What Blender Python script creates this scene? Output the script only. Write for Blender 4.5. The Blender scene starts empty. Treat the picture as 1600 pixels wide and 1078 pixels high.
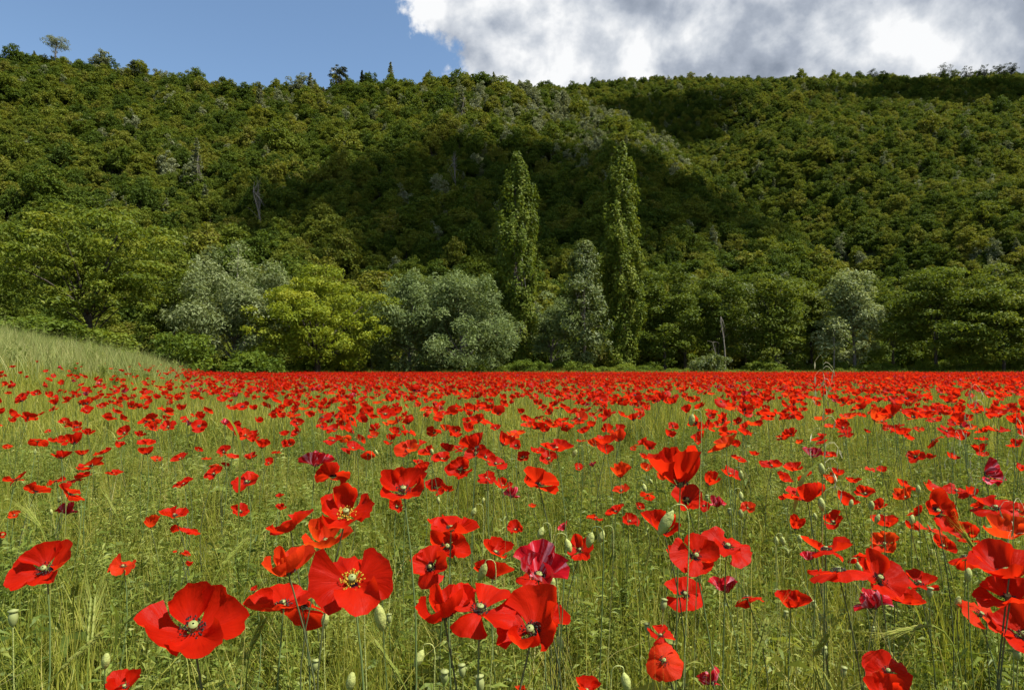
import bpy, math, random
import numpy as np
from mathutils import Vector, Matrix, Euler

R = math.radians
random.seed(11)
rng = np.random.default_rng(11)
S = bpy.context.scene
COL = S.collection

# ------------------------------------------------------------------ camera
CAMZ, PITCH, F = 0.87, R(2.04), 1067.0          # F: focal length in photo pixels (1600 wide, 24 mm)
cd = bpy.data.cameras.new('camera'); cam = bpy.data.objects.new('camera', cd); COL.objects.link(cam)
cd.sensor_width = 36; cd.lens = 24; cd.clip_start = 0.05; cd.clip_end = 6000
cam.location = (0, 0, CAMZ); cam.rotation_euler = (R(90) + PITCH, 0, 0)
S.camera = cam

def at(px, py, D):
    """photo pixel + distance along +Y -> world point"""
    dx, dz = (px - 800) / F, (539 - py) / F
    y = math.cos(PITCH) - dz * math.sin(PITCH); z = math.sin(PITCH) + dz * math.cos(PITCH)
    return Vector((dx / y * D, D, CAMZ + z / y * D))

MARKS = [(302, 970, 'the large scarlet poppy'), (550, 900, 'the yellow-stamened poppy'), (760, 950, 'the middle cluster'), (495, 716, 'the pink-edged fading poppy'), (845, 750, 'the two-lobed poppy'), (1060, 728, 'the tall deep red poppy'),
         (1258, 768, 'the dark slanting leaf'), (1361, 936, 'the magenta withering poppy'), (1469, 795, 'the black-star poppy'), (1550, 738, 'the ragged pinkish poppy'), (1300, 620, 'the tall wild oat'), (365, 680, 'the folded grass leaf'), (65, 884, 'the grass-spiked poppy'),
         (1572, 900, 'the very large poppy'), (1071, 926, 'the pleated poppy'), (705, 820, 'the flat wide poppy'), (120, 600, 'the grassy bank'), (1130, 692, 'the dark-stemmed poppy'), (192, 885, 'the small orange poppy'), (551, 700, 'the eared poppy'), (845, 884, 'the crimson-purple poppy')]
def pix(p): D = p[1]; a = math.atan2(p[2] - CAMZ, D) - PITCH; return 800 + p[0] / D * F, 539 - F * math.tan(a)
def near_mark(p): x, y = pix(p); return min(MARKS, key=lambda m_: (m_[0] - x) ** 2 + 2.5 * (m_[1] - y) ** 2)[2]
TREES = [(140, 'the broad walnut'), (365, 'the silver willow'), (496, 'the yellow-green tree'), (640, 'the plume-topped willow'), (722, 'the wide grey willow'), (808, 'the first poplar'), (890, 'the pale birch-like tree'), (972, 'the slimmer poplar'), (1040, 'the dense green tree'), (1130, 'the bare pale trunk'), (1212, 'the dark upright tree'), (1335, 'the silver-topped tree'), (1462, 'the layered dark tree'), (1570, 'the last spreading tree')]
def near_tree(p): x = pix(p)[0]; return min(TREES, key=lambda m_: abs(m_[0] - x))[1]

# ------------------------------------------------------------------ light
SUN_EL, SUN_AZ = R(58), R(108)                    # azimuth clockwise from +Y (the view direction)
SUN = Vector((math.cos(SUN_EL) * math.sin(SUN_AZ), math.cos(SUN_EL) * math.cos(SUN_AZ), math.sin(SUN_EL)))
sl = bpy.data.lights.new('sun', 'SUN'); sun = bpy.data.objects.new('sun', sl); COL.objects.link(sun)
sl.energy = 4.7; sl.angle = R(0.5); sl.color = (1, .955, .88)
sun.rotation_euler = (-SUN).to_track_quat('-Z', 'Y').to_euler(); sun.location = SUN * 50

class NT:
    """tiny node-graph helper"""
    def __init__(s, tree): s.t = tree; s.n = tree.nodes; s.l = tree.links
    def add(s, typ, ins=None, **kw):
        n = s.n.new(typ)
        for k, v in kw.items(): setattr(n, k, v)
        for k, v in (ins or {}).items():
            if hasattr(v, 'is_output'): s.l.new(v, n.inputs[k])
            else: n.inputs[k].default_value = v
        return n
    def m(s, op, a, b=0.0, c=0.0):
        n = s.add('ShaderNodeMath', {0: a, 1: b, 2: c}, operation=op); return n.outputs[0]
    def step(s, x, a, b):
        n = s.add('ShaderNodeMapRange', {0: x, 1: a, 2: b}, interpolation_type='SMOOTHSTEP'); return n.outputs[0]
    def noise(s, vec, scale, detail=4, rough=.5, dist=0.0):
        n = s.add('ShaderNodeTexNoise', {'Vector': vec, 'Scale': scale, 'Detail': detail, 'Roughness': rough, 'Distortion': dist})
        return n.outputs[0]
    def mix(s, f, a, b, blend='MIX'):
        n = s.n.new('ShaderNodeMix'); n.data_type = 'RGBA'; n.blend_type = blend
        for i, v in ((0, f), (6, a), (7, b)):
            if hasattr(v, 'is_output'): s.l.new(v, n.inputs[i])
            else: n.inputs[i].default_value = v if i == 0 else (*v, 1)
        return n.outputs[2]
    def ramp(s, x, stops):
        n = s.n.new('ShaderNodeValToRGB'); s.l.new(x, n.inputs[0]); e = n.color_ramp.elements
        while len(e) < len(stops): e.new(.5)
        for k, (p, c) in enumerate(stops): e[k].position = p; e[k].color = (*c, 1)
        return n.outputs[0]

w = bpy.data.worlds.new('World'); S.world = w; w.use_nodes = True; w.cycles.sampling_method = 'NONE'
g = NT(w.node_tree); g.n.clear()
sky = g.add('ShaderNodeTexSky', sky_type='NISHITA', sun_disc=False, sun_elevation=SUN_EL, sun_rotation=SUN_AZ,
            altitude=500, air_density=1.0, dust_density=0.25, ozone_density=2.2)
STR = 0.080
d = g.add('ShaderNodeTexCoord').outputs['Generated']
sp = g.add('ShaderNodeSeparateXYZ', {0: d}); X, Y, Z = sp.outputs
az = g.m('ARCTAN2', X, Y); el = g.m('ARCSINE', Z)
n1 = g.noise(d, 9, 8, .58, .15); n2 = g.noise(d, 34, 6, .6)
edge = g.m('MULTIPLY_ADD', g.m('SUBTRACT', .46, el), .85, -.135)           # the bank's ragged left edge
q = g.m('SUBTRACT', az, edge)
q = g.m('MULTIPLY_ADD', g.m('SUBTRACT', n1, .5), .30, q)
q = g.m('MULTIPLY_ADD', g.m('SUBTRACT', n2, .5), .09, q)
bank = g.step(q, 0.0, .035)
bank = g.m('MULTIPLY', bank, g.step(g.m('ABSOLUTE', g.m('SUBTRACT', az, 1.0)), 1.75, 1.25))
scat = g.step(g.m('ADD', g.noise(d, 3.2, 7, .55), g.m('MULTIPLY', g.step(az, -.4, -.9), 0.06)), .60, .68)
scat = g.m('MULTIPLY', scat, g.step(g.m('ABSOLUTE', az), .75, 1.2))
cov = g.m('MAXIMUM', bank, scat)
# body of the cloud: sun-side shading put into the colour, greyer where it is thick
mp = g.add('ShaderNodeMapping', {0: d, 1: (.025, .0, .03)}).outputs[0]
r1 = g.m('SUBTRACT', g.noise(d, 9, 6, .55, .15), g.noise(mp, 9, 6, .55, .15))
lump = g.noise(d, 6.5, 7, .52, .3)
thick = g.step(q, .02, .75)
b = g.m('MULTIPLY_ADD', r1, 2.4, g.m('MULTIPLY_ADD', thick, -.40, .86))
b = g.m('MULTIPLY_ADD', g.m('SUBTRACT', lump, .5), 2.1, b)
ccol = g.ramp(b, [(0, (.12, .14, .175)), (.38, (.19, .212, .25)), (.68, (.30, .318, .345)), (1, (.45, .455, .46))])
cscl = g.mix(1, ccol, (1 / STR,) * 3, 'MULTIPLY')
skyc = g.mix(1, sky.outputs[0], (1.02, 1.04, 1.0), 'MULTIPLY')
wc = g.mix(cov, skyc, cscl)
bgn = g.add('ShaderNodeBackground', {0: wc, 1: STR})
g.l.new(bgn.outputs[0], g.add('ShaderNodeOutputWorld').inputs[0])

vs = S.view_settings
vs.view_transform = 'Standard'; vs.look = 'None'; vs.gamma = 1; vs.exposure = 1.1; vs.use_curve_mapping = False
S.cycles.max_bounces = 4; S.cycles.transparent_max_bounces = 2; S.cycles.diffuse_bounces = 2; S.cycles.transmission_bounces = 3; S.cycles.glossy_bounces = 1
S.cycles.use_adaptive_sampling = True; S.cycles.adaptive_threshold = .02; S.cycles.caustics_reflective = False; S.cycles.caustics_refractive = False
S.cycles.use_denoising = True; S.cycles.denoiser = 'OPENIMAGEDENOISE'; S.cycles.denoising_input_passes = 'RGB_ALBEDO_NORMAL'

# ------------------------------------------------------------------ helpers
def link(o, parent=None):
    COL.objects.link(o)
    if parent: o.parent = parent
    return o
def tag(o, label=None, cat=None, group=None, kind=None):
    if label: o['label'] = label
    if cat: o['category'] = cat
    if group: o['group'] = group
    if kind: o['kind'] = kind
    return o
def empty(name, loc=(0, 0, 0), rz=0):
    o = bpy.data.objects.new(name, None); o.location = loc; o.rotation_euler = (0, 0, rz); o.empty_display_size = .05
    return link(o)
def mesh(name, V, Fs, mats, attr=None, smooth=False, midx=None, uv=None):
    """V (N,3); Fs an (M,3|4) array or list of such arrays"""
    if isinstance(Fs, np.ndarray): Fs = [Fs]
    me = bpy.data.meshes.new(name); V = np.asarray(V, np.float32)
    me.vertices.add(len(V)); me.vertices.foreach_set('co', V.ravel())
    loops = np.concatenate([f.ravel() for f in Fs]).astype(np.int32)
    tot = np.concatenate([np.full(len(f), f.shape[1]) for f in Fs]).astype(np.int32)
    st = np.concatenate([[0], np.cumsum(tot)[:-1]]).astype(np.int32)
    me.loops.add(len(loops)); me.loops.foreach_set('vertex_index', loops)
    me.polygons.add(len(tot)); me.polygons.foreach_set('loop_start', st); me.polygons.foreach_set('loop_total', tot)
    for mt in mats: me.materials.append(mt)
    if midx is not None: me.polygons.foreach_set('material_index', np.asarray(midx, np.int32))
    me.polygons.foreach_set('use_smooth', np.full(len(tot), smooth))
    if attr is not None:
        a = me.attributes.new('v', 'FLOAT', 'POINT'); a.data.foreach_set('value', np.asarray(attr, np.float32))
    if uv is not None:
        u = me.uv_layers.new(name='UVMap'); u.data.foreach_set('uv', np.asarray(uv, np.float32)[loops].ravel())
    me.update(calc_edges=True)
    return me
def ob(name, me, parent=None): return link(bpy.data.objects.new(name, me), parent)
def unit(a): return a / np.maximum(np.linalg.norm(a, axis=-1, keepdims=True), 1e-9)
def rdir(n): return unit(rng.normal(size=(n, 3)))
def join(parts):
    """parts: list of (V, F, attr, mat index) with quads or tris -> V, [F...], attr, midx"""
    Vs, Fq, Ft, At, mq, mt_ = [], [], [], [], [], []; o = 0
    for V, Fa, a, k in parts:
        Vs.append(V); At.append(np.broadcast_to(a, (len(V),)))
        (Fq if Fa.shape[1] == 4 else Ft).append(Fa + o); (mq if Fa.shape[1] == 4 else mt_).append(np.full(len(Fa), k)); o += len(V)
    Fs = ([np.concatenate(Fq)] if Fq else []) + ([np.concatenate(Ft)] if Ft else [])
    return np.concatenate(Vs), Fs, np.concatenate(At), np.concatenate(mq + mt_)
def tube(P, rad, sides=5):
    """tapered tube along points P (n,3) with radii rad (n)"""
    P = np.asarray(P, float); n = len(P); rad = np.broadcast_to(rad, (n,))
    T = unit(np.gradient(P, axis=0)); ref = np.array([.31, .95, .05]) if abs(T[0][1]) < .8 else np.array([1., 0, 0])
    A = unit(np.cross(T, ref)); B = np.cross(T, A)
    th = np.arange(sides) / sides * 2 * np.pi
    V = P[:, None] + rad[:, None, None] * (np.cos(th)[None, :, None] * A[:, None] + np.sin(th)[None, :, None] * B[:, None])
    i = np.arange(n - 1)[:, None] * sides; j = np.arange(sides)[None]; k = (j + 1) % sides
    Fq = np.stack([i + j, i + k, i + sides + k, i + sides + j], -1).reshape(-1, 4)
    return V.reshape(-1, 3), Fq
def lathe(prof, sides=8):
    """prof: list of (radius, z)"""
    th = np.arange(sides) / sides * 2 * np.pi
    V = np.array([[r * math.cos(t), r * math.sin(t), z] for r, z in prof for t in th]); n = len(prof)
    i = np.arange(n - 1)[:, None] * sides; j = np.arange(sides)[None]; k = (j + 1) % sides
    return V, np.stack([i + j, i + k, i + sides + k, i + sides + j], -1).reshape(-1, 4)

# ------------------------------------------------------------------ materials
def newmat(name):
    m = bpy.data.materials.new(name); m.use_nodes = True; g = NT(m.node_tree); g.n.clear()
    return m, g, g.add('ShaderNodeOutputMaterial')
def leafmat(name, stops, transl=.35, rough=.5, objvar=.3, spec=.3, ttint=(1.25, 1.15, .55), nsc=None):
    """two-sided leaf: colour from the per-leaf value v, the instance and the object"""
    m, g, out = newmat(name)
    v = g.add('ShaderNodeAttribute', attribute_name='v').outputs['Fac']
    rnd = g.add('ShaderNodeObjectInfo').outputs['Random']
    x = g.m('ADD', g.m('MULTIPLY', v, 1 - objvar), g.m('MULTIPLY', rnd, objvar))
    if nsc:
        geo = g.add('ShaderNodeNewGeometry').outputs['Position']
        x = g.m('MULTIPLY_ADD', g.m('SUBTRACT', g.noise(geo, nsc, 2), .5), .7, x)
    c = g.ramp(x, stops)
    p = g.add('ShaderNodeBsdfPrincipled', {'Base Color': c, 'Roughness': rough, 'Specular IOR Level': spec})
    t = g.add('ShaderNodeBsdfTranslucent', {0: g.mix(1, c, ttint, 'MULTIPLY')})
    s = g.add('ShaderNodeMixShader', {0: transl, 1: p.outputs[0], 2: t.outputs[0]})
    g.l.new(s.outputs[0], out.inputs[0]); return m
def plain(name, col, rough=.7, var=.25, scale=30, bump=0.0, spec=.3):
    m, g, out = newmat(name)
    tc = g.add('ShaderNodeTexCoord').outputs['Object']; n = g.noise(tc, scale, 4, .6)
    c = g.mix(n, tuple(x * (1 - var) for x in col), tuple(min(1, x * (1 + var)) for x in col))
    p = g.add('ShaderNodeBsdfPrincipled', {'Base Color': c, 'Roughness': rough, 'Specular IOR Level': spec})
    if bump: g.l.new(g.add('ShaderNodeBump', {'Height': n, 'Strength': bump, 'Distance': .02}).outputs[0], p.inputs['Normal'])
    g.l.new(p.outputs[0], out.inputs[0]); return m
def petalmat(name, lo, hi, tr, blotch=True, transl=.42, rough=.42, pale=None):
    m, g, out = newmat(name)
    uv = g.add('ShaderNodeTexCoord').outputs['UV']; s = g.add('ShaderNodeSeparateXYZ', {0: uv})
    rnd = g.add('ShaderNodeObjectInfo').outputs['Random']
    st = g.add('ShaderNodeMapping', {0: uv, 3: (26, 2.2, 1)}).outputs[0]
    add = g.add('ShaderNodeVectorMath', {0: st, 1: g.add('ShaderNodeCombineXYZ', {2: g.m('MULTIPLY', rnd, 37)}).outputs[0]}, operation='ADD').outputs[0]
    vein = g.noise(add, 1.0, 4, .6)
    crease = g.noise(g.add('ShaderNodeMapping', {0: add, 3: (.10, .9, 1)}).outputs[0], 1.1, 3, .5, .4)
    x = g.m('MULTIPLY_ADD', crease, .45, g.m('ADD', g.m('MULTIPLY', vein, .40), g.m('MULTIPLY', rnd, .30)))
    c = g.mix(x, lo, hi)
    if pale:
        pn = g.step(g.noise(add, .35, 3, .6), .5, .68); c = g.mix(pn, c, pale)
    if blotch:
        bl = g.m('MULTIPLY', g.step(g.m('ADD', s.outputs[1], g.m('MULTIPLY', vein, .12)), .30, .20), g.step(rnd, .5, .6))
        c = g.mix(bl, c, (.012, .006, .010))
    p = g.add('ShaderNodeBsdfPrincipled', {'Base Color': c, 'Roughness': rough, 'Specular IOR Level': .07})
    bm = g.add('ShaderNodeBump', {'Height': g.m('MULTIPLY_ADD', crease, 1.5, vein), 'Strength': .4, 'Distance': .003}); g.l.new(bm.outputs[0], p.inputs['Normal'])
    t = g.add('ShaderNodeBsdfTranslucent', {0: g.mix(1, c, tr, 'MULTIPLY')})
    mx = g.add('ShaderNodeMixShader', {0: transl, 1: p.outputs[0], 2: t.outputs[0]})
    g.l.new(mx.outputs[0], out.inputs[0]); return m

M = {}
M['petal'] = petalmat('petal_red', (.30, .002, .001), (.64, .020, .004), (1.35, 2.1, 1.6), transl=.55)
M['petal_o'] = petalmat('petal_orange_red', (.50, .011, .003), (.66, .046, .008), (1.2, 2.0, 1.2), False, .55)
M['petal_w'] = petalmat('petal_faded', (.24, .003, .006), (.50, .010, .018), (1.1, 1.3, 1.2), True, .3, .3, (.55, .20, .25))
M['stamen'] = plain('stamen', (.045, .035, .03), .8)
M['stamen_y'] = plain('stamen_yellow', (.55, .36, .03), .7)
M['pod'] = plain('pod', (.20, .23, .075), .6, .3, 300)
M['stem'] = plain('stem', (.085, .125, .035), .6, .4, 90)
M['stemdark'] = plain('stem_hairy', (.07, .085, .03), .7, .4, 90)
M['bud'] = plain('bud', (.27, .30, .085), .6, .35, 220, .3)
M['grass'] = leafmat('grass_blades', [(0, (.070, .105, .015)), (.35, (.185, .220, .028)), (.65, (.33, .335, .055)), (.88, (.45, .41, .11)), (1, (.50, .44, .20))], .45, .5, .35, .15, (1.15, 1.12, .6), .7)
M['weed'] = leafmat('weed_leaves', [(0, (.048, .085, .014)), (.5, (.160, .212, .034)), (1, (.34, .36, .085))], .43, .5, .4, .2, (1.2, 1.12, .6), nsc=.9)
M['hay'] = leafmat('tall_pale_grass', [(0, (.10, .145, .03)), (.45, (.23, .275, .075)), (.8, (.38, .375, .14)), (1, (.48, .43, .21))], .4, .5, .3, .15, (1.1, 1.05, .7), .25)
M['barley'] = leafmat('barley', [(0, (.15, .20, .03)), (.6, (.24, .28, .05)), (1, (.34, .34, .09))], .4, .5, .2, .15)
M['oat'] = plain('oat', (.52, .47, .27), .5, .2, 60)
M['bark'] = plain('bark', (.055, .045, .034), .9, .4, 6, .6)
M['palebark'] = plain('pale_bark', (.17, .15, .12), .85, .35, 6, .4)
M['greybark'] = plain('grey_bark', (.13, .115, .095), .9, .35, 5, .4)

# ------------------------------------------------------------------ terrain
def smooth(a, b, x): t = np.clip((x - a) / (b - a), 0, 1); return t * t * (3 - 2 * t)
_kx = rng.normal(size=(14, 2)); _kp = rng.uniform(0, 6.28, 14)
def wob(x, y, wl, k0=0, n=5):
    s = 0
    for k in range(k0, k0 + n):
        f = 6.283 / wl * (1 + .35 * (k - k0)); v = _kx[k] / np.linalg.norm(_kx[k])
        s = s + np.sin(f * (v[0] * x + v[1] * y) + _kp[k]) / (1 + .5 * (k - k0))
    return s / 2.2
TREE = 4.0                                          # canopy height that rides on the hill
def sky_curve(pts, D):
    xs = [(p - 800) / F * D for p, _ in pts]; zs = [at(p, q, D).z - TREE for p, q in pts]
    return np.array(xs), np.array(zs)
DL, DB = 235.0, 440.0
LX, LZ = sky_curve([(-500, 80), (-200, 92), (0, 112), (150, 122), (330, 136), (500, 138), (640, 130), (740, 126), (830, 140), (900, 160), (1000, 195), (1045, 222), (1100, 330), (1180, 450), (1300, 560)], DL)
BX, BZ = sky_curve([(-400, 150), (400, 150), (800, 133), (900, 135), (960, 125), (1050, 121), (1200, 123), (1350, 121), (1480, 122), (1600, 116), (1900, 95), (2400, 120)], DB)
def ground_z(x, y):
    x = np.asarray(x, float); y = np.asarray(y, float)
    z = .02 * wob(x, y, 9)
    e = -x - np.maximum(7.0, .44 * y); bank = .175 * np.where(e > 12, 12 + (e - 12) * .3, np.log1p(np.exp(np.clip(e, -30, 30) * 1.6)) / 1.6)
    bank = bank * (1 + .16 * wob(x, y, 11, 3))
    z = z + np.where(y > 2, bank, bank * .4) * smooth(-10, 10, y)
    zl = np.interp(x, LX, LZ); zb = np.interp(x, BX, BZ)
    s = np.clip((y - 84) / (DL - 84), 0, 1); pl = s ** 1.12
    pl = np.where(y > DL, 1 - .75 * smooth(DL, DL + 130, y), pl)
    hl = np.maximum(zl, 0) * pl + 3.2 * wob(x, y, 60, 5) * smooth(100, 150, y) * (1 - smooth(200, 235, y))
    y0 = 88 + 75 * np.exp(-((x - 72) / 45) ** 2)
    s = np.clip((y - y0) / (DB - y0), 0, 1); pb = s ** 1.05
    pb = np.where(y > DB, 1 - .2 * smooth(DB, DB + 200, y), pb)
    hb = np.maximum(zb, 0) * pb + 6 * wob(x, y, 110, 9) * smooth(130, 220, y) * (1 - smooth(380, 430, y))
    k = 5.0; mx = np.maximum(hl, hb)
    h = mx + k * np.log(np.exp((hl - mx) / k) + np.exp((hb - mx) / k)) - k * math.log(2) * (1 - smooth(0, 20, np.abs(hl - hb)))
    return z + np.where(y > 84, np.maximum(h, 0), 0) 
def gz(x, y): return float(ground_z(np.array([x]), np.array([y]))[0])

gx = np.unique(np.concatenate([np.linspace(-700, -60, 90), np.linspace(-60, 60, 121), np.linspace(60, 900, 110)]))
gy = np.unique(np.concatenate([np.linspace(-120, -6, 16), np.linspace(-6, 90, 97), np.linspace(90, 460, 120), np.linspace(460, 900, 24)]))
GX, GY = np.meshgrid(gx, gy); GZ = ground_z(GX, GY)
nx, ny = len(gx), len(gy); i = (np.arange(ny - 1)[:, None] * nx + np.arange(nx - 1)[None]).ravel()
m, g, out = newmat('soil_and_turf')
pos = g.add('ShaderNodeNewGeometry').outputs['Position']
c = g.ramp(g.noise(pos, 3, 6, .65), [(.3, (.030, .040, .012)), (.5, (.060, .075, .018)), (.72, (.115, .115, .035))])
p = g.add('ShaderNodeBsdfPrincipled', {'Base Color': c, 'Roughness': .95})
g.l.new(g.add('ShaderNodeBump', {'Height': g.noise(pos, 14, 5), 'Strength': .6, 'Distance': .05}).outputs[0], p.inputs['Normal'])
g.l.new(p.outputs[0], out.inputs[0]); M['ground'] = m
o = ob('ground', mesh('ground', np.stack([GX, GY, GZ], -1).reshape(-1, 3), np.stack([i, i + 1, i + nx + 1, i + nx], -1), [m], smooth=True))
tag(o, kind='structure', label='field floor and wooded hillside behind it')

# ------------------------------------------------------------------ instancing for what nobody could count
HID = bpy.data.collections.new('sources')            # never linked to the scene
def instancer(name, P, Rt, Sc, idx, sources, label, cat):
    me = bpy.data.meshes.new(name); P = np.asarray(P, np.float32); n = len(P)
    me.vertices.add(n); me.vertices.foreach_set('co', P.ravel())
    a = me.attributes.new('rot', 'FLOAT_VECTOR', 'POINT'); a.data.foreach_set('vector', np.asarray(Rt, np.float32).ravel())
    a = me.attributes.new('scl', 'FLOAT_VECTOR', 'POINT'); a.data.foreach_set('vector', np.asarray(Sc, np.float32).ravel())
    a = me.attributes.new('idx', 'INT', 'POINT'); a.data.foreach_set('value', np.asarray(idx, np.int32))
    col = bpy.data.collections.new(name + '_sources')
    for k, s in enumerate(sources):
        so = bpy.data.objects.new('%s_source_%02d' % (name, k), s); col.objects.link(so)
    t = bpy.data.node_groups.new(name, 'GeometryNodeTree')
    t.interface.new_socket('Geometry', in_out='INPUT', socket_type='NodeSocketGeometry')
    t.interface.new_socket('Geometry', in_out='OUTPUT', socket_type='NodeSocketGeometry')
    N = t.nodes.new; gi = N('NodeGroupInput'); go = N('NodeGroupOutput'); iop = N('GeometryNodeInstanceOnPoints'); ci = N('GeometryNodeCollectionInfo')
    ci.inputs[0].default_value = col; ci.inputs['Separate Children'].default_value = True; ci.inputs['Reset Children'].default_value = True
    def attr(nm, typ):
        a = N('GeometryNodeInputNamedAttribute'); a.data_type = typ; a.inputs['Name'].default_value = nm; return a.outputs[0]
    L = t.links.new
    L(gi.outputs[0], iop.inputs['Points']); L(ci.outputs[0], iop.inputs['Instance']); iop.inputs['Pick Instance'].default_value = True
    L(attr('idx', 'INT'), iop.inputs['Instance Index']); L(attr('scl', 'FLOAT_VECTOR'), iop.inputs['Scale'])
    e2r = N('FunctionNodeEulerToRotation'); L(attr('rot', 'FLOAT_VECTOR'), e2r.inputs[0]); L(e2r.outputs[0], iop.inputs['Rotation'])
    L(iop.outputs[0], go.inputs[0])
    o = ob(name, me); md = o.modifiers.new('scatter', 'NODES'); md.node_group = t
    return tag(o, label, cat, kind='stuff')

# ------------------------------------------------------------------ trees
def leaf_quads(C, Nn, L, W):
    n = len(C); t = unit(np.cross(Nn, rdir(n))); b = np.cross(Nn, t)
    L = np.broadcast_to(L, (n,))[:, None]; W = np.broadcast_to(W, (n,))[:, None]
    fold = Nn * W * .35
    V = np.stack([C - t * L, C + b * W + fold, C + t * L, C - b * W + fold], 1).reshape(-1, 3)
    return V, np.arange(4 * n).reshape(-1, 4)
def lobes(n=9): return rdir(n), rng.uniform(.5, 1, n)
def env_noise(D, lb, amp):
    K, A = lb; return 1 + amp * ((np.maximum(D @ K.T, 0) ** 5) * A).sum(1) - amp * .35
def blob_crown(rx, rz, cz, K, nl, rc, leaf, asp=.5, flat=.6, amp=.28, shell=.42, bottom=-.75, up=.5, egg=0., droop=0., ry=None):
    """clusters of leaves through an uneven ellipsoid; returns V, F, attr, cluster centres"""
    lb = lobes(); D = rdir(K * 3); D = D[D[:, 2] > bottom][:K]; K = len(D)
    r = rng.uniform(0, 1, K) ** shell * env_noise(D, lb, amp)
    C = D * r[:, None] * np.array([rx, ry or rx, rz]); C[:, :2] *= (1 - egg * C[:, 2:3] / rz); C[:, 2] += cz
    rr = rc * rng.uniform(.6, 1.3, K); nn = rng.poisson(nl * (rr / rc) ** 2)
    ci = np.repeat(np.arange(K), nn); n = len(ci); d = rdir(n); d[:, 2] = np.where(rng.random(n) < .6, np.abs(d[:, 2]), d[:, 2])
    P = C[ci] + d * (rng.uniform(.15, 1, n) ** .5 * rr[ci])[:, None] * np.array([1, 1, flat])
    P[:, 2] -= droop * np.linalg.norm(P[:, :2] - C[ci][:, :2], axis=1)
    N = unit(d * .55 + rng.normal(size=(n, 3)) * .5 + np.array([0, 0, up]))
    sz = leaf * rng.uniform(.65, 1.3, n)
    V, Fq = leaf_quads(P, N, sz, sz * asp)
    a = np.repeat(np.clip(rng.normal(.5, .16, n) + np.repeat(0, n) + rng.normal(0, .13, K)[ci], 0, 1), 4)
    return V, Fq, a, C
def column_crown(H, prof, K, nl, leaf, z0=.6, tuft=(.38, 1.15), asp=.6):
    """narrow upright crown of rising sprays, prof(t)->radius"""
    t = rng.uniform(0, 1, K) ** .9; a = rng.uniform(0, 6.283, K); rad = prof(t) * rng.uniform(.25, 1, K) ** .55 * (1 + .22 * np.sin(a * 2 + t * 9) + .20 * np.sin(a * 3 + t * 31) + .10 * np.sin(a + t * 57))
    C = np.stack([rad * np.cos(a), rad * np.sin(a), z0 + t * (H - z0)], -1)
    ci = np.repeat(np.arange(K), rng.poisson(nl, K)); n = len(ci); d = rdir(n)
    P = C[ci] + d * rng.uniform(.2, 1, n)[:, None] ** .6 * np.array([tuft[0], tuft[0], tuft[1]])
    out = np.stack([np.cos(a), np.sin(a), np.zeros(K)], -1)[ci]
    N = unit(out * .7 + d * .5 + rng.normal(size=(n, 3)) * .45 + np.array([0, 0, .25]))
    sz = leaf * rng.uniform(.6, 1.3, n); V, Fq = leaf_quads(P, N, sz, sz * asp)
    return V, Fq, np.repeat(np.clip(rng.normal(.5, .17, n) + rng.normal(0, .12, K)[ci], 0, 1), 4), C
def conifer_crown(H, rmax, whorls, nl, leaf, z0=.8):
    P, N, A = [], [], []
    for k in range(whorls):
        t = k / (whorls - 1); z = z0 + t * (H - z0); r = rmax * (1 - t) ** .8 * rng.uniform(.75, 1.15) + .12
        for b in range(rng.integers(4, 7)):
            a = rng.uniform(0, 6.283); rb = r * rng.uniform(.6, 1.1); n = int(nl * (.3 + rb / rmax)); s = rng.uniform(.1, 1, n)
            q = np.stack([np.cos(a) * rb * s, np.sin(a) * rb * s, z + .18 * rb * s - .1 * rb * s ** 2], -1) + rng.normal(0, .07 + .05 * rb, (n, 3))
            P.append(q); N.append(unit(rng.normal(size=(n, 3)) * .6 + np.array([0, 0, .8]))); A.append(np.clip(rng.normal(.5, .2, n), 0, 1))
    P, N, A = map(np.concatenate, (P, N, A)); sz = leaf * rng.uniform(.6, 1.3, len(P))
    V, Fq = leaf_quads(P, N, sz, sz * .55); return V, Fq, np.repeat(A, 4), P[::9]
def woodwork(H0, r0, C, nlimb=9, lean=(0, 0), forks=14, base=0.0):
    """tapered trunk to height H0, limbs to some of the leaf-cluster centres"""
    n = 7; t = np.linspace(0, 1, n)
    P = np.stack([lean[0] * t ** 2 + .06 * H0 * np.sin(t * 5) * t * .4, lean[1] * t ** 2 + .04 * H0 * np.sin(t * 4 + 1) * t * .4, base - .25 + t * (H0 + .25)], -1)
    parts = [(*tube(P, r0 * (1.25 - .25 * np.minimum(t * 6, 1)) * (1 - .5 * t), 8), .5, 0)]
    if len(C):
        sel = C[rng.choice(len(C), min(len(C), nlimb + forks), replace=False)]
        for k, e in enumerate(sel):
            s = P[-1] if k < nlimb else P[rng.integers(3, n)]; s = s.copy(); mid = (s + e) / 2 + np.array([0, 0, .12 * np.linalg.norm(e - s)])
            u = np.linspace(0, 1, 6)[:, None]; Q = (1 - u) ** 2 * s + 2 * u * (1 - u) * mid + u ** 2 * e
            rr = r0 * (.42 if k < nlimb else .22); parts.append((*tube(Q, rr * (1 - .85 * u[:, 0]), 5), .5, 0))
    return parts
def tree(name, loc, crown, wood, leafm, barkm, label, cat='tree', group=None, rz=0):
    r = empty(name, loc, rz); tag(r, label, cat, group)
    V, Fq, a = crown[:3]; ob('crown', mesh('crown', V, Fq, [leafm], a), r)
    V, Fs, a, mi = join(wood); ob('trunk', mesh('trunk', V, Fs, [barkm], smooth=True), r)
    return r
def on_ground(px, D): x = (px - 800) / F * D; return (x, D, gz(x, D) - .05)

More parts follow.
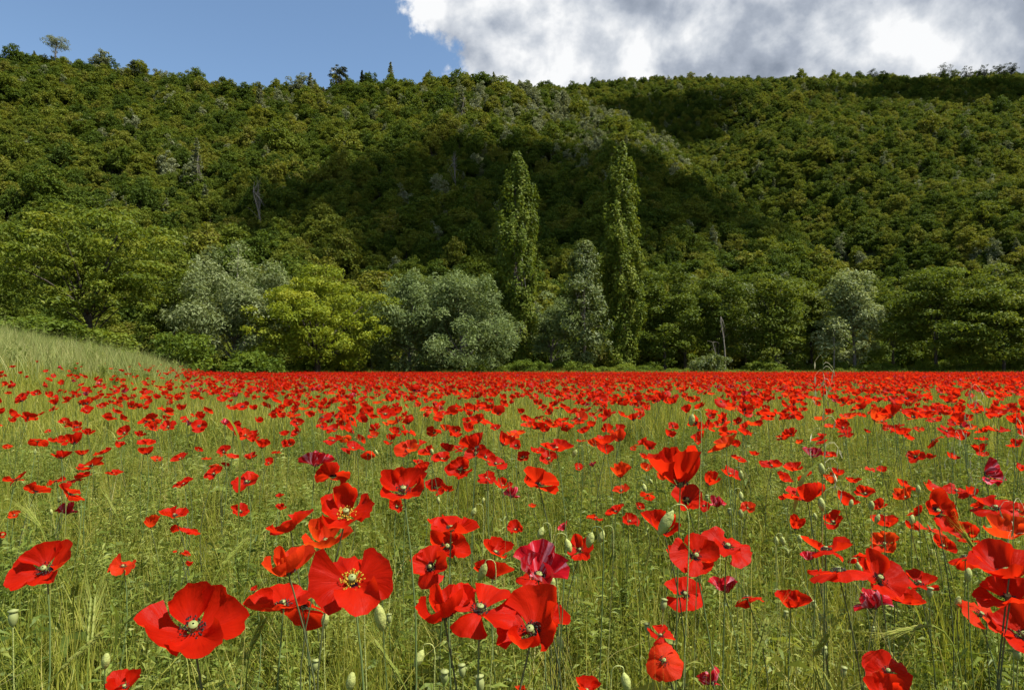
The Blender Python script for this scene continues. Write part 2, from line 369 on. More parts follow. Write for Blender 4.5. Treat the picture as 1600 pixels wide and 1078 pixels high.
L_ = M
L_['walnut'] = leafmat('walnut_leaves', [(0, (.050, .080, .010)), (.5, (.115, .155, .017)), (1, (.215, .23, .03))], .42, .5, .12, .1)
L_['lime'] = leafmat('lime_leaves', [(0, (.10, .14, .011)), (.5, (.20, .245, .022)), (1, (.33, .34, .04))], .45, .5, .12, .1)
L_['willow'] = leafmat('willow_leaves', [(0, (.075, .110, .034)), (.5, (.150, .195, .070)), (1, (.255, .30, .13))], .36, .6, .15, .08, (1.15, 1.15, .65))
L_['silver'] = leafmat('silver_leaves', [(0, (.105, .135, .046)), (.5, (.20, .238, .098)), (1, (.33, .36, .185))], .36, .6, .1, .08, (1.15, 1.12, .65))
L_['poplar'] = leafmat('poplar_leaves', [(0, (.038, .065, .008)), (.5, (.105, .145, .016)), (1, (.21, .235, .035))], .36, .5, .1, .1)
L_['mid'] = leafmat('broad_leaves', [(0, (.044, .072, .011)), (.5, (.102, .140, .017)), (1, (.19, .215, .033))], .40, .5, .3, .1)
L_['pale'] = leafmat('pale_green_leaves', [(0, (.045, .07, .018)), (.5, (.105, .14, .035)), (1, (.20, .23, .075))], .38, .5, .15, .3)
L_['shrub'] = leafmat('shrub_leaves', [(0, (.055, .095, .012)), (.5, (.125, .175, .022)), (1, (.23, .265, .045))], .40, .5, .4, .1)
L_['hill'] = leafmat('hill_leaves', [(0, (.034, .052, .010)), (.28, (.058, .092, .012)), (.5, (.096, .130, .016)), (.68, (.134, .155, .020)), (.84, (.165, .168, .026)), (.94, (.120, .098, .034)), (1, (.105, .13, .055))], .35, .6, .62, .06)
L_['pine'] = leafmat('pine_needles', [(0, (.085, .105, .045)), (.5, (.17, .19, .095)), (1, (.27, .285, .17))], .25, .6, .35, .1)
L_['darkpine'] = leafmat('dark_pine_needles', [(0, (.018, .028, .012)), (1, (.055, .07, .028))], .2, .6, .3, .2)

# --- the trees along the field's far edge, each placed by its foot on the ground
c = blob_crown(6.9, 5.0, 6.6, 150, 150, 1.25, .17, .5, .42, .3, .5, -.8); tree('walnut_tree', on_ground(140, 55), c, woodwork(3.6, .34, c[3]), M['walnut'], M['bark'], 'broad deep green tree with layered leaves behind the grassy bank')
c = blob_crown(5.0, 4.9, 5.5, 120, 190, 1.05, .16, .36, .9, .36, .45, -.85, .35, .25, .25); tree('silver_willow', on_ground(368, 58), c, woodwork(3.2, .3, c[3]), M['silver'], M['greybark'], 'tall silvery grey willow between the walnut and the yellow-green tree')
c = blob_crown(5.35, 4.5, 4.5, 240, 125, .80, .14, .5, .7, .22, .38, -.82, .45, .12); tree('lime_green_tree', on_ground(496, 58), c, woodwork(2.2, .34, c[3], 11), M['lime'], M['bark'], 'rounded bright yellow-green tree with short dark trunk at the field edge')
c = blob_crown(3.5, 5.0, 5.6, 110, 190, 1.0, .16, .36, .9, .3, .42, -.9, .3, .2, .3); tree('grey_willow', on_ground(640, 61), c, woodwork(2.8, .22, c[3]), M['willow'], M['greybark'], 'grey-green plume-topped willow next to the yellow-green tree')
c = blob_crown(4.3, 4.6, 5.0, 130, 190, 1.0, .16, .36, .9, .3, .42, -.9, .3, .25, .3); tree('grey_willow', on_ground(722, 60), c, woodwork(2.8, .22, c[3]), M['willow'], M['greybark'], 'wide grey-green willow touching the first poplar')
def prof1(t): return 2.3 * np.interp(t, [0, .12, .28, .5, .7, .88, 1], [.38, .48, .82, 1.0, .84, .48, .08])
def prof2(t): return 1.85 * np.interp(t, [0, .12, .3, .5, .72, .9, 1], [.6, .62, .92, 1.0, .78, .5, .09])
c = column_crown(20.6, prof1, 480, 66, .145); tree('lombardy_poplar', on_ground(808, 64), c, woodwork(15, .3, c[3], 5, (.2, 0), 46), M['poplar'], M['palebark'], 'tall columnar poplar with bare pale twigs showing in its crown')
c = column_crown(21.5, prof2, 480, 64, .145); tree('lombardy_poplar', on_ground(972, 64), c, woodwork(16, .28, c[3], 5, (-.1, 0), 30), M['poplar'], M['palebark'], 'taller and slimmer columnar poplar beside the pale birch-like tree')
c = blob_crown(2.6, 3.9, 5.0, 70, 150, .85, .14, .4, .8, .3, .5, -.8); tree('grey_willow', on_ground(862, 70), c, woodwork(2.6, .18, c[3]), M['willow'], M['greybark'], 'small grey-green willow half hidden behind the first poplar')
c = column_crown(12.4, lambda t: 2.5 * np.interp(t, [0, .15, .4, .7, 1], [.5, .8, 1, .6, .12]), 150, 70, .15, 1.6, (.6, .6), .5); tree('pale_birch', on_ground(912, 62), c, woodwork(9, .14, c[3], 4, (.3, 0), 18), M['pale'], M['palebark'], 'slender pale green tree with thin pale trunk between the two poplars')
def bt(px, D, wpx, top, mat, label, name='broadleaf_tree', K=110, nl=130, leaf=.15, bark='bark', egg=.25, bottom=-.9, flat=.6, amp=.3, bot=1.0, lean=(0, 0), rc=.95):
    b = on_ground(px, D); H = at(px, top, D).z - b[2]; rx = wpx / F * D / 2; rz = (H - bot) / 2
    c = blob_crown(rx * .92, rz * .95, bot + rz, K, nl, rc, leaf, .5, flat, amp, .45, bottom, .5, egg)
    return tree(name, b, c, woodwork(max(1.2, H * .45), .05 + .012 * H, c[3], 8, lean), M[mat], M[bark], label)
bt(1038, 66, 100, 418, 'mid', 'dense green tree close up against the slimmer poplar')
bt(1122, 68, 105, 428, 'mid', 'loose green tree with a leaning bare trunk in front')
bt(1212, 64, 92, 428, 'mid', 'dark green upright tree between bare trunk and silver-topped tree')
bt(1268, 68, 70, 440, 'mid', 'narrow green tree just behind the silver-topped tree')
b = bt(1335, 63, 88, 415, 'silver', 'silvery white-leaved tree with slim dark trunk at the field edge', 'white_poplar', 95, 130, .16, 'greybark', .38, -.95, .9, .45, 1.4)
bt(1462, 61, 150, 408, 'mid', 'broad dark green tree with layered boughs beside the silver-topped tree', K=150, nl=150, flat=.42, rc=1.15)
bt(1568, 60, 130, 415, 'mid', 'spreading dark green tree at the end of the tree row', K=140, nl=140, flat=.45, rc=1.1)
bt(1660, 60, 150, 430, 'mid', 'broad green tree past the end of the row', K=110)
bt(-20, 62, 150, 420, 'mid', 'dark green tree behind the broad walnut on the bank', K=100)
bt(270, 64, 110, 430, 'mid', 'shaded green tree in the gap behind the silver willow', K=90)
bt(1070, 76, 90, 430, 'mid', 'small tree standing deeper behind the dense green tree', K=70)
bt(1395, 74, 90, 440, 'mid', 'green tree set back behind the silver-topped tree', K=80)
bt(1165, 76, 80, 450, 'pale', 'paler green tree set back between two darker ones', K=70)
bt(560, 74, 110, 450, 'mid', 'dark tree filling the gap behind the yellow-green tree', K=80)
# bare pale trunks at the wood's edge
def bare(px, top, D, lean, label, r=.075):
    b = on_ground(px, D); H = at(px, top, D).z - b[2]; C = np.array([[rng.uniform(-.8, .8), rng.uniform(-.5, .5), H * rng.uniform(.7, 1.05)] for _ in range(7)]) + np.array([lean, 0, 0])
    e = empty('bare_trunk', b); tag(e, label, 'tree trunk')
    V, Fs, a, mi = join(woodwork(H, r, C, 3, (lean, 0), 4)); ob('trunk', mesh('trunk', V, Fs, [M['palebark']], smooth=True), e)
bare(1133, 495, 62, -.25, 'thin bare pale trunk in front of the loose green tree')
bare(1302, 500, 62, .3, 'thin crooked bare trunk beside the silver-topped tree')
bare(1122, 535, 61.5, -.4, 'short bare stick leaning next to the thin pale trunk', .045)

# --- shrubs of the hedge bottom: four bodies, placed along the edge
shr = []
for k in range(5):
    c = blob_crown(1.5, 1.05, .95, 55, 95, .55, .105, .5, .7, .3, .45, -.8)
    V, Fs, a, mi = join(woodwork(.7, .06, c[3], 6, (0, 0), 4)); shr.append((mesh('crown', *c[:2], [M['shrub']], c[2]), mesh('stem', V, Fs, [M['bark']], smooth=True)))
def shrub(k, px, D, s, label, group=None, mat=None):
    b = on_ground(px, D); e = empty('shrub', b, rng.uniform(0, 6.28)); e.scale = s if isinstance(s, tuple) else (s,) * 3
    tag(e, label, 'shrub', group)
    me = shr[k % 5][0]
    if mat: me = me.copy(); me.materials.clear(); me.materials.append(M[mat])
    ob('crown', me, e); ob('stem', shr[k % 5][1], e)
shrub(0, 285, 44, (1.5, 1.2, 1.35), 'leafy mid green shrub at the foot of the grassy bank')
shrub(1, 392, 52, (1.75, 1.3, 1.15), 'dark rounded shrub under the yellow-green tree')
shrub(2, 60, 47, (1.8, 1.3, 1.1), 'low green shrub in front of the broad walnut')
shrub(4, 150, 50, (2, 1.3, 1.1), 'wide low shrub beneath the walnut boughs')
shrub(3, 1110, 60, (1.0, .9, 1.05), 'small grey-green shrub at the edge of the poppies', mat='pale')
k = 0
for px in range(560, 1640, 23):
    k += 1; s = rng.uniform(.42, .95)
    shrub(k, px + rng.uniform(-10, 10), 59.5 + rng.uniform(0, 5), (s * 1.1, s, s * rng.uniform(.8, 1.2)), 'low green shrub at the poppies\' edge beneath ' + near_tree((px - 800, F, 0)), 'hedge shrubs along the field edge')

# --- forest on the hills
src = []
for k in range(6):
    c = blob_crown(2.2, 2.5, 3.0, 58, 46, .72, .20, .55, .92, .36, .42, -.55, .35, .14 * (k % 3))
    V, Fs, a, mi = join([(c[0], c[1], c[2], 0)] + [(p[0], p[1], .5, 1) for p in woodwork(2.2, .14, c[3], 3, (0, 0), 0)])
    src.append(mesh('hillside_tree', V, Fs, [M['hill'], M['bark']], a, midx=mi))
for k in range(3):
    c = conifer_crown(7.5, 2.2, 15, 44, .27) if k == 0 else blob_crown(1.9, 3.1 + .3 * k, 4.2, 60, 44, .7, .21, .5, .9, .4, .45, -.8, .3, .35)
    V, Fs, a, mi = join([(c[0], c[1], c[2], 0)] + [(p[0], p[1], .5, 1) for p in woodwork(6.4, .09, c[3], 0, (0, 0), 0)])
    src.append(mesh('hillside_pine', V, Fs, [M['pine'], M['greybark']], a, midx=mi))
pts = []
sp_ = 2.35
for yy in np.arange(80, 470, sp_):
    st = sp_ * (1 + max(0, yy - 250) / 500)
    xs = np.arange(-.86 * yy - 15, .86 * yy + 15, st); pts.append(np.stack([xs + rng.uniform(-1.1, 1.1, len(xs)), yy + rng.uniform(-1.1, 1.1, len(xs))], -1))
pts = np.concatenate(pts); pz = ground_z(pts[:, 0], pts[:, 1]); P3 = np.column_stack([pts, pz - .3])
# leave out what the crests hide: keep a tree when its top clears the running horizon along its ray
azb = np.floor((pts[:, 0] / pts[:, 1]) * 160).astype(int); elv = (pz + 9 - CAMZ) / pts[:, 1]
order = np.argsort(pts[:, 1]); hz = {}; keep = np.zeros(len(pts), bool)
for q in order:
    h = hz.get(azb[q], -9)
    if elv[q] > h: keep[q] = True
    e2 = (pz[q] + 2.0 - CAMZ) / pts[q, 1]
    if e2 > h: hz[azb[q]] = e2
P3 = P3[keep]; n = len(P3)
spur = np.exp(-((P3[:, 0] - np.interp(P3[:, 1], [150, 250], [30, 22])) / 34) ** 2) * smooth(165, 215, P3[:, 1]) * (P3[:, 1] < 262)
pine = rng.random(n) < (.035 + .62 * spur + .05 * (P3[:, 1] > 200) * (P3[:, 0] < 0))
idx = np.where(pine, rng.integers(6, 9, n), rng.integers(0, 6, n))
sc = np.where(pine, rng.uniform(.5, .95, n), rng.lognormal(-.24, .25, n)) * np.where(P3[:, 1] > 300, .92, 1)
scl = np.column_stack([sc * rng.uniform(.85, 1.2, n), sc * rng.uniform(.85, 1.2, n), sc * rng.uniform(.8, 1.2, n)])
rot = np.column_stack([rng.normal(0, .06, n), rng.normal(0, .06, n), rng.uniform(0, 6.28, n)])
# the 300 that show largest stand as trees of their own
sz = np.where(P3[:, 2] > 9, sc / P3[:, 1], 0) * (np.abs(P3[:, 0] / P3[:, 1]) < .76)
big = np.argsort(-sz)[:290]
for q in big:
    o = ob('hillside_pine' if pine[q] else 'hillside_tree', src[idx[q]]); o.location = P3[q]; o.rotation_euler = rot[q]; o.scale = scl[q]
    tag(o, ('grey-green pine' if pine[q] else ['round olive-green tree', 'round leafy tree'][int(idx[q]) % 2]) + (' low' if P3[q, 1] < np.median(P3[big, 1]) else ' further up') + ' on the wooded hillside above ' + near_tree(P3[q]), 'tree', 'pines low on the hillside' if pine[q] else 'leafy trees low on the hillside')
rest = np.setdiff1d(np.arange(n), big)
instancer('forest', P3[rest], rot[rest], scl[rest], idx[rest], src, 'dense mixed green forest covering the hills', 'forest')
print('forest', n)

# --- single trees that stand out on the slopes and the skyline
def hill_pt(px, py, d0=90, d1=445):
    for D in np.arange(d0, d1, 1.0):
        p = at(px, py, D)
        if gz(p.x, p.y) >= p.z: return (p.x, p.y, p.z - .3)
    return None
def ridge_pt(px, D): x = (px - 800) / F * D; return (x, D, gz(x, D) - .3)
def standout(name, loc, H, wid, style, mat, bark, label):
    if style == 'umbrella': c = blob_crown(wid / 2, H * .17, H * .78, 40, 70, wid * .13, .22, .4, .55, .35, .5, -.9); c[0][:, 0] -= .0
    elif style == 'conifer': c = conifer_crown(H, wid / 2, 22, 46, .27)
    else: c = blob_crown(wid / 2, H * .42, H * .58, 45, 60, wid * .15, .24, .5, .7, .35, .45, -.9)
    return tree(name, loc, c, woodwork(H * .75, .04 * H * .5, c[3], 6, (.06 * H, 0), 8), M[mat], M[bark], label)
D0 = DL - 2
standout('umbrella_pine', ridge_pt(74, D0), 14.5, 9.5, 'umbrella', 'pine', 'palebark', 'flat-topped pine with pale trunk standing tall on the skyline')
standout('skyline_tree', ridge_pt(147, D0), 10.5, 6, 'round', 'pine', 'greybark', 'blunt dark tree on the skyline next to the flat-topped pine')
standout('skyline_tree', ridge_pt(200, D0), 8.6, 5, 'round', 'darkpine', 'greybark', 'small round dark tree on the bare skyline stretch')
standout('skyline_pine', ridge_pt(462, D0), 10.5, 7, 'round', 'pine', 'greybark', 'bushy grey-green pine group on the skyline near the mast')
standout('skyline_pine', ridge_pt(480, D0), 10, 4.5, 'conifer', 'pine', 'greybark', 'pointed grey-green pine beside the bushy one on the skyline')
standout('umbrella_pine', ridge_pt(524, D0), 13, 6.8, 'umbrella', 'darkpine', 'bark', 'dark open-crowned pine just below the mast on the skyline')
standout('skyline_pine', ridge_pt(562, D0), 10, 3, 'conifer', 'darkpine', 'bark', 'small dark pointed conifer on the skyline past the mast')
for px, H, wd in ((1372, 9, 8), (1484, 14, 11), (1520, 10.5, 8), (1548, 11.5, 7), (1572, 13, 8), (1592, 12, 9)):
    standout('ridge_pine', ridge_pt(px, DB - 3), H, wd, 'round', 'darkpine', 'bark', {1372: 'small dark pine clump on the far ridge', 1484: 'large round dark pine sticking up from the far ridge', 1520: 'dark pine in the far ridge row next to the round one'}.get(px, 'dark pine in the row at the end of the far ridge')).__setitem__('group', 'dark pines on the far ridge')
for px, py, H, wd, lab in ((305, 318, 15, 5, 'tall grey-green conifer rising from the lit slope above the silver willow'), (722, 205, 13.5, 5.5, 'dark conifer standing on the upper slope'), (610, 150, 12, 4.5, 'grey pine just under the skyline'), (405, 185, 11.5, 4.5, 'small grey pine high on the lit slope')):
    p = hill_pt(px, py)
    if p: standout('slope_conifer', p, H, wd, 'conifer', 'pine', 'greybark', lab)
for px, py, H, lab in ((408, 385, 14, 'leaning bare grey dead tree above the silver willow'), (711, 318, 12, 'bare grey dead tree in the shaded part of the slope')):
    p = hill_pt(px, py)
    if p:
        e = empty('dead_tree', p); tag(e, lab, 'dead tree')
        C = np.column_stack([rng.normal(0, 1.5, 40), rng.normal(0, 1.5, 40), rng.uniform(.55, 1.05, 40) * H]); C[:, 0] -= (C[:, 2] / H) * (1.6 if px == 408 else 0)
        C[:, :2] *= (1.25 - C[:, 2:3] / H)
        V, Fs, a, mi = join(woodwork(H * .8, .20, C, 10, (-1.4 if px == 408 else 0, 0), 26)); ob('branches', mesh('branches', V, Fs, [M['greybark']], smooth=True), e)
# mast with a white dish on the skyline
x, y, z = ridge_pt(520, D0 + 6); e = empty('radio_mast', (x, y, z)); tag(e, 'thin mast with white dish on the skyline above the dark pine', 'mast')
M['metal'] = plain('mast_metal', (.62, .62, .6), .4, .1); M['white'] = plain('dish_white', (.8, .8, .8), .4, .05)
V, Fq = tube([(0, 0, 0), (0, 0, 6), (0, 0, 14)], np.array([.14, .11, .08]), 6); ob('pole', mesh('pole', V, Fq, [M['metal']], smooth=True), e)
V, Fq = lathe([(.02, 0), (.35, .05), (.62, .16), (.75, .30)], 12); d_ = ob('dish', mesh('dish', V, Fq, [M['white']], smooth=True), e); d_.location = (-.5, -.2, 12.2); d_.rotation_euler = (R(80), 0, R(-20))
V, Fq = tube([(0, 0, 11.6), (1.0, 0, 11.7), (1.6, 0, 11.2)], .07, 5); ob('arm', mesh('arm', V, Fq, [M['metal']], smooth=True), e)

# ------------------------------------------------------------------ clouds that drift between the sun and the hills
m, g, out = newmat('cloud'); p = g.add('ShaderNodeBsdfPrincipled', {'Base Color': (.9, .9, .92, 1), 'Roughness': 1, 'Specular IOR Level': 0})
g.l.new(p.outputs[0], out.inputs[0]); M['cloud'] = m
def cloud(target, size, height, label):
    t = (height - target[2]) / SUN.z; c0 = Vector(target) + SUN * t; parts = []
    for k in range(44):
        a = rng.uniform(0, 6.28); r = rng.uniform(0, 1.35) ** .7; s = rng.uniform(.14, .30) * (1.15 - .62 * r)
        V, Fq = lathe([(max(1e-3, math.sin(q)), -math.cos(q)) for q in np.linspace(0.02, math.pi - .02, 12)], 18)
        V = V * (1 + .16 * wob(V[:, 0] * 9 + k * 7, V[:, 1] * 9 + V[:, 2] * 7, 6)[:, None])
        V = V * np.array([size[0], size[1], size[2]]) * s + np.array([size[0] * .42 * r * math.cos(a), size[1] * .42 * r * math.sin(a), rng.uniform(0, .15) * size[2]])
        parts.append((V, Fq, .5, 0))
    V, Fs, a, mi = join(parts); o = ob('cloud', mesh('cloud', V, Fs, [M['cloud']], smooth=True)); o.location = c0
    tag(o, label, 'cloud', kind='stuff')
cloud((10, 148, 40), (112, 74, 60), 1500, 'cumulus cloud high overhead whose shadow darkens the wooded spur')
cloud((42, 345, 110), (125, 115, 70), 1600, 'long cumulus cloud overhead whose shadow fills the ravine')
cloud((265, 375, 150), (170, 80, 70), 1700, 'cumulus cloud overhead whose shadow darkens the far ridge')

# ------------------------------------------------------------------ grass and weeds of the field
def blades(n, foot, hmin, hmax, wd, seg=4, lean=.35, att=(.5, .2), curl=.5):
    b = rng.normal(0, foot * .5, (n, 2)); h = rng.uniform(hmin, hmax, n); a = rng.uniform(0, 6.28, n); ln = np.abs(rng.normal(lean, lean * .6, n))
    dirv = np.stack([np.cos(a), np.sin(a)], -1); side = np.stack([-np.sin(a), np.cos(a), np.zeros(n)], -1)
    tw = rng.uniform(0, 6.28, n); side = np.stack([np.cos(tw), np.sin(tw), np.zeros(n)], -1)
    ts = np.linspace(0, 1, seg + 1); Vs = []
    for t in ts:
        bend = ln * (t * .45 + curl * t * t)
        c = np.column_stack([b + dirv * (bend * h)[:, None], h * t * (1 - .35 * np.minimum(bend, 1.4) * t)])
        wv = wd * (1 - t ** 1.6) * rng.uniform(.8, 1.2, n) + .0003
        Vs += [c - side * wv[:, None] * .5, c + side * wv[:, None] * .5]
    V = np.stack(Vs, 1); m_ = 2 * (seg + 1); o = np.arange(n)[:, None] * m_
    f = np.concatenate([np.stack([o + 2 * k, o + 2 * k + 1, o + 2 * k + 3, o + 2 * k + 2], -1) for k in range(seg)], 1).reshape(-1, 4)
    return V.reshape(-1, 3), f, np.repeat(np.clip(rng.normal(att[0], att[1], n), 0, 1), m_)
def weed(nst, h, leaf, per):
    """upright stems with small cut leaves"""
    parts = []
    for s in range(nst):
        b = rng.normal(0, .03, 2); a = rng.uniform(0, 6.28); hh = h * rng.uniform(.6, 1.1); t = np.linspace(0, 1, 5)
        P = np.column_stack([b[0] + .12 * hh * np.cos(a) * t ** 2, b[1] + .12 * hh * np.sin(a) * t ** 2, hh * t]); parts.append((*tube(P, .0013 * (1.2 - .7 * t), 3), .55, 0))
        n = per; tt = rng.uniform(.12, 1, n); c = np.column_stack([np.interp(tt, t, P[:, k]) for k in range(3)])
        out = rdir(n) * np.array([1, 1, .45]) + np.array([0, 0, .35]); out = unit(out); ln = leaf * rng.uniform(.5, 1.3, n)
        sd = unit(np.cross(out, rdir(n))); wv = ln * rng.uniform(.06, .14, n)
        V = np.stack([c, c + out * (ln * .55)[:, None] + sd * wv[:, None], c + out * ln[:, None] - np.array([0, 0, .25]) * ln[:, None], c + out * (ln * .5)[:, None] - sd * wv[:, None]], 1).reshape(-1, 3)
        parts.append((V, np.arange(4 * n).reshape(-1, 4), np.repeat(np.clip(rng.normal(.5, .22, n), 0, 1), 4), 0))
    V, Fs, a, mi = join(parts); return V, Fs, a
def ear_parts(L, n=14, awn=.07):
    """a barley ear along +Z from the origin: two rows of grains and long awns"""
    g_, aw = [], []
    for k in range(n):
        t = k / n; z = t * L
        for sx in (-1, 1):
            V, Fq = lathe([(.0004, -.005), (.0022, -.001), (.0018, .003), (.0003, .007)], 5); V = V + np.array([sx * .0026, rng.normal(0, .0008), z])
            g_.append((V, Fq, rng.uniform(.4, .9), 0))
            a0 = np.array([sx * .003, 0, z + .006]); a1 = a0 + np.array([sx * rng.uniform(.008, .025), rng.normal(0, .01), awn * rng.uniform(.8, 1.1)])
            aw.append((np.array([a0 - [.0004, 0, 0], a0 + [.0004, 0, 0], a1]), np.array([[0, 1, 2]]), rng.uniform(.6, 1), 0))
    return g_, aw
def bmesh_(name, b, mat): return mesh(name, b[0], b[1], [mat], b[2])
nearsrc = []
for k in range(5): nearsrc.append(bmesh_('grass_tuft', blades(34, .10, .16, .44, .0040, 4, .30, (.50, .17)), M['grass']))
for k in range(3): nearsrc.append(bmesh_('grass_tuft', blades(30, .10, .22, .50, .0028, 4, .18, (.56, .2), .3), M['grass']))
for k in range(4): V, Fs, a = weed(8, .38, .036, 46); nearsrc.append(mesh('weed', V, Fs, [M['weed']], a))
for k in range(2):
    pr = [(*blades(16, .08, .2, .42, .003, 4, .25, (.6, .15)), 0)]
    for s in range(4):
        gp, ap = ear_parts(.05, 9, .06); a = rng.uniform(0, 6.28); b = rng.normal(0, .04, 3) * np.array([1, 1, 0]); h = rng.uniform(.34, .5)
        Rm = np.array(Matrix.Rotation(a, 3, 'Z') @ Matrix.Rotation(rng.uniform(.2, 1.1), 3, 'X')); top = b + np.array([0, 0, h])
        pr.append((*tube([b, b + [0, 0, h * .5], top], .0011, 3), .6, 1))
        for V, Fa, at_, _ in gp + ap: pr.append((V @ Rm.T + top, Fa, at_, 1))
    V, Fs, a, mi = join([(p_[0], p_[1], p_[2], p_[3]) for p_ in pr]); nearsrc.append(mesh('barley_tuft', V, Fs, [M['grass'], M['barley']], a, midx=mi))
for k in range(2): nearsrc.append(bmesh_('dry_grass_tuft', blades(12, .12, .30, .56, .0020, 4, .45, (.95, .08), .4), M['grass']))
for k in range(2): nearsrc.append(bmesh_('fine_grass_tuft', blades(60, .10, .10, .42, .0022, 3, .45, (.62, .2), .7), M['grass']))
for k in range(3):
    V, Fs, a = weed(4, .24, .085, 16); V = V * np.array([1.2, 1.2, 1]); nearsrc.append(mesh('broad_weed', V, Fs, [M['weed']], a))
farsrc = []
for k in range(5): farsrc.append(bmesh_('grass_tuft', blades(46, .34, .22, .46, .0105, 3, .32, (.55, .18)), M['grass']))
baysrc = []
for k in range(4): baysrc.append(bmesh_('tall_grass_tuft', blades(42, .45, .35, 1.05, .013, 3, .34, (.58, .22), .5), M['hay']))

def scatter(y0, y1, dens, margin=1.12, xlim=None):
    """random points on the ground inside the (slightly widened) view, dens per square metre"""
    half = .75 * margin; A = half * (y1 ** 2 - y0 ** 2) + .8 * (y1 - y0); n = int(A * dens)
    y = np.sqrt(rng.uniform(y0 ** 2, y1 ** 2, n)); x = rng.uniform(-1, 1, n) * (half * y + .4)
    return np.column_stack([x, y])
def tuft_field(name, P, srcs, wts, smin, smax, label, cat):
    n = len(P); z = ground_z(P[:, 0], P[:, 1]); s = rng.uniform(smin, smax, n)
    patch = 1 + (.34 if name == 'bank_grass' else .16) * wob(P[:, 0], P[:, 1], 2.2, 2)
    instancer(name, np.column_stack([P, z - .01]), np.column_stack([rng.normal(0, .07, n), rng.normal(0, .07, n), rng.uniform(0, 6.28, n)]),
              np.column_stack([s, s, s * patch * rng.uniform(.85, 1.15, n)]), rng.choice(len(srcs), n, p=np.array(wts) / sum(wts)), srcs, label, cat)
P = np.concatenate([scatter(.50, 2.2, 190, 1.2), scatter(2.2, 4.5, 115), scatter(4.5, 8, 55)])
P = P[np.hypot(P[:, 0], P[:, 1]) > .5]
tuft_field('grass', P, nearsrc, [3, 3, 3, 3, 3, 3, 3, 3, 3, 3, 3, 3, .25, .25, 2, 2, 3.5, 3.5, 2.2, 2.2, 2.2], .66, 1.0, 'fresh green meadow grass and weeds between the poppies', 'grass')
P = np.concatenate([scatter(7, 16, 30), scatter(16, 62, 8)])
e = -P[:, 0] - np.maximum(7.0, .44 * P[:, 1]); P = P[(e < 3 + 3 * rng.random(len(e)))]
tuft_field('meadow_grass', P, farsrc, [1] * 5, .8, 1.15, 'yellow-green grass under the dense far poppies', 'grass')
P = scatter(12, 60, 14, 1.2); e = -P[:, 0] - np.maximum(7.0, .44 * P[:, 1]); P = P[e > 1.2 + 3 * rng.random(len(e))]
tuft_field('bank_grass', P, baysrc, [1] * 4, .7, 1.15, 'tall pale seeding grass on the bank below the walnut', 'grass')
P = scatter(12, 58, .9, 1.2); e = -P[:, 0] - np.maximum(7.0, .44 * P[:, 1]); P = P[(e > .8) & (wob(P[:, 0], P[:, 1], 5, 1) > -.1)]
wsrc = []
for k in range(3): V, Fs, a = weed(10, .72, .085, 44); wsrc.append(mesh('bank_weed', V, Fs, [M['weed']], a))
tuft_field('bank_weeds', P, wsrc, [1] * 3, .7, 1.2, 'dark leafy weeds dotted through the pale grass on the bank', 'weeds')
P = scatter(56, 64, 7); P = P[P[:, 0] / P[:, 1] > -.42]
tuft_field('verge_grass', P, farsrc, [1] * 5, 1.2, 2.2, 'strip of green grass at the foot of the hedge', 'grass')

# ------------------------------------------------------------------ poppies
def petal(alpha, L, half, th0, th1, crk, lift, nu=15, nv=11):
    u = np.linspace(-1, 1, nu); v = np.linspace(.03, 1, nv); U, Vv = np.meshgrid(u, v)
    th = th0 + (th1 - th0) * Vv ** 1.15; dv = np.gradient(v)[:, None]
    rho = np.cumsum(np.sin(th) * dv, 0); h = np.cumsum(np.cos(th) * dv, 0)
    p = rng.uniform(0, 6.28, 8)
    k = 1 - .20 * np.abs(U) ** 3.5 + (.05 * np.sin(3 * U + p[0]) + .025 * np.sin(8 * U + p[1]) + .018 * np.sin(17 * U + p[2])) * Vv
    a = alpha + U * half * (.62 + .38 * Vv) + .06 * np.sin(4 * Vv + p[3])
    rp = crk * Vv ** 1.3 * (.55 * np.sin(4.2 * U + p[4] + .8 * Vv) + .30 * np.sin(9.5 * U + p[5] - 1.3 * Vv) + .22 * np.sin(17 * U + p[6] + 2 * Vv) + .12 * np.sin(27 * U - 4 * Vv + p[3]) + .30 * np.sin(5 * Vv + 2 * U + p[7]))
    cu = rng.uniform(-.20, .34); rp = rp + cu * U ** 2 * Vv ** 1.5 + crk * 1.2 * np.sin(2.1 * U + p[2]) * Vv ** 2
    rr = rho * k - np.cos(th) * rp; hh = h * k + np.sin(th) * rp + lift * (1 - .6 * Vv)
    V = np.stack([rr * np.cos(a), rr * np.sin(a), hh], -1).reshape(-1, 3) * L
    i = (np.arange(nv - 1)[:, None] * nu + np.arange(nu - 1)[None]).ravel()
    return V, np.stack([i, i + 1, i + nu + 1, i + nu], -1), np.stack([(U + 1) / 2, Vv], -1).reshape(-1, 2)
SHAPES = {  # base angle, tip angle, spread of the tip, crinkle
    'open': (1.45, .62, .30, .12), 'flat': (1.42, 1.05, .38, .14), 'cup': (1.25, .26, .26, .11), 'tulip': (.95, .14, .16, .10),
    'floppy': (1.35, 1.0, .75, .12), 'skirt': (1.45, 2.05, .22, .10), 'faded': (1.05, .35, .5, .24)}
LP = .043                                             # petal length: flowers 7 to 8 cm across
def make_head(shape, mat, lo=False):
    th0, th1, spr, crk = SHAPES[shape]; pet = []; a0 = rng.uniform(0, 1.57)
    for k in range(4):
        inner = k % 2 == 0
        V, Fq, uv = petal(a0 + k * math.pi / 2, LP * (1.0 if inner else 1.08) * rng.uniform(.94, 1.06), rng.uniform(.92, 1.12), th0, th1 + rng.normal(0, spr), crk, .10 if inner else 0, *((7, 5) if lo else (15, 11)))
        pet.append((V, Fq, uv))
    return pet
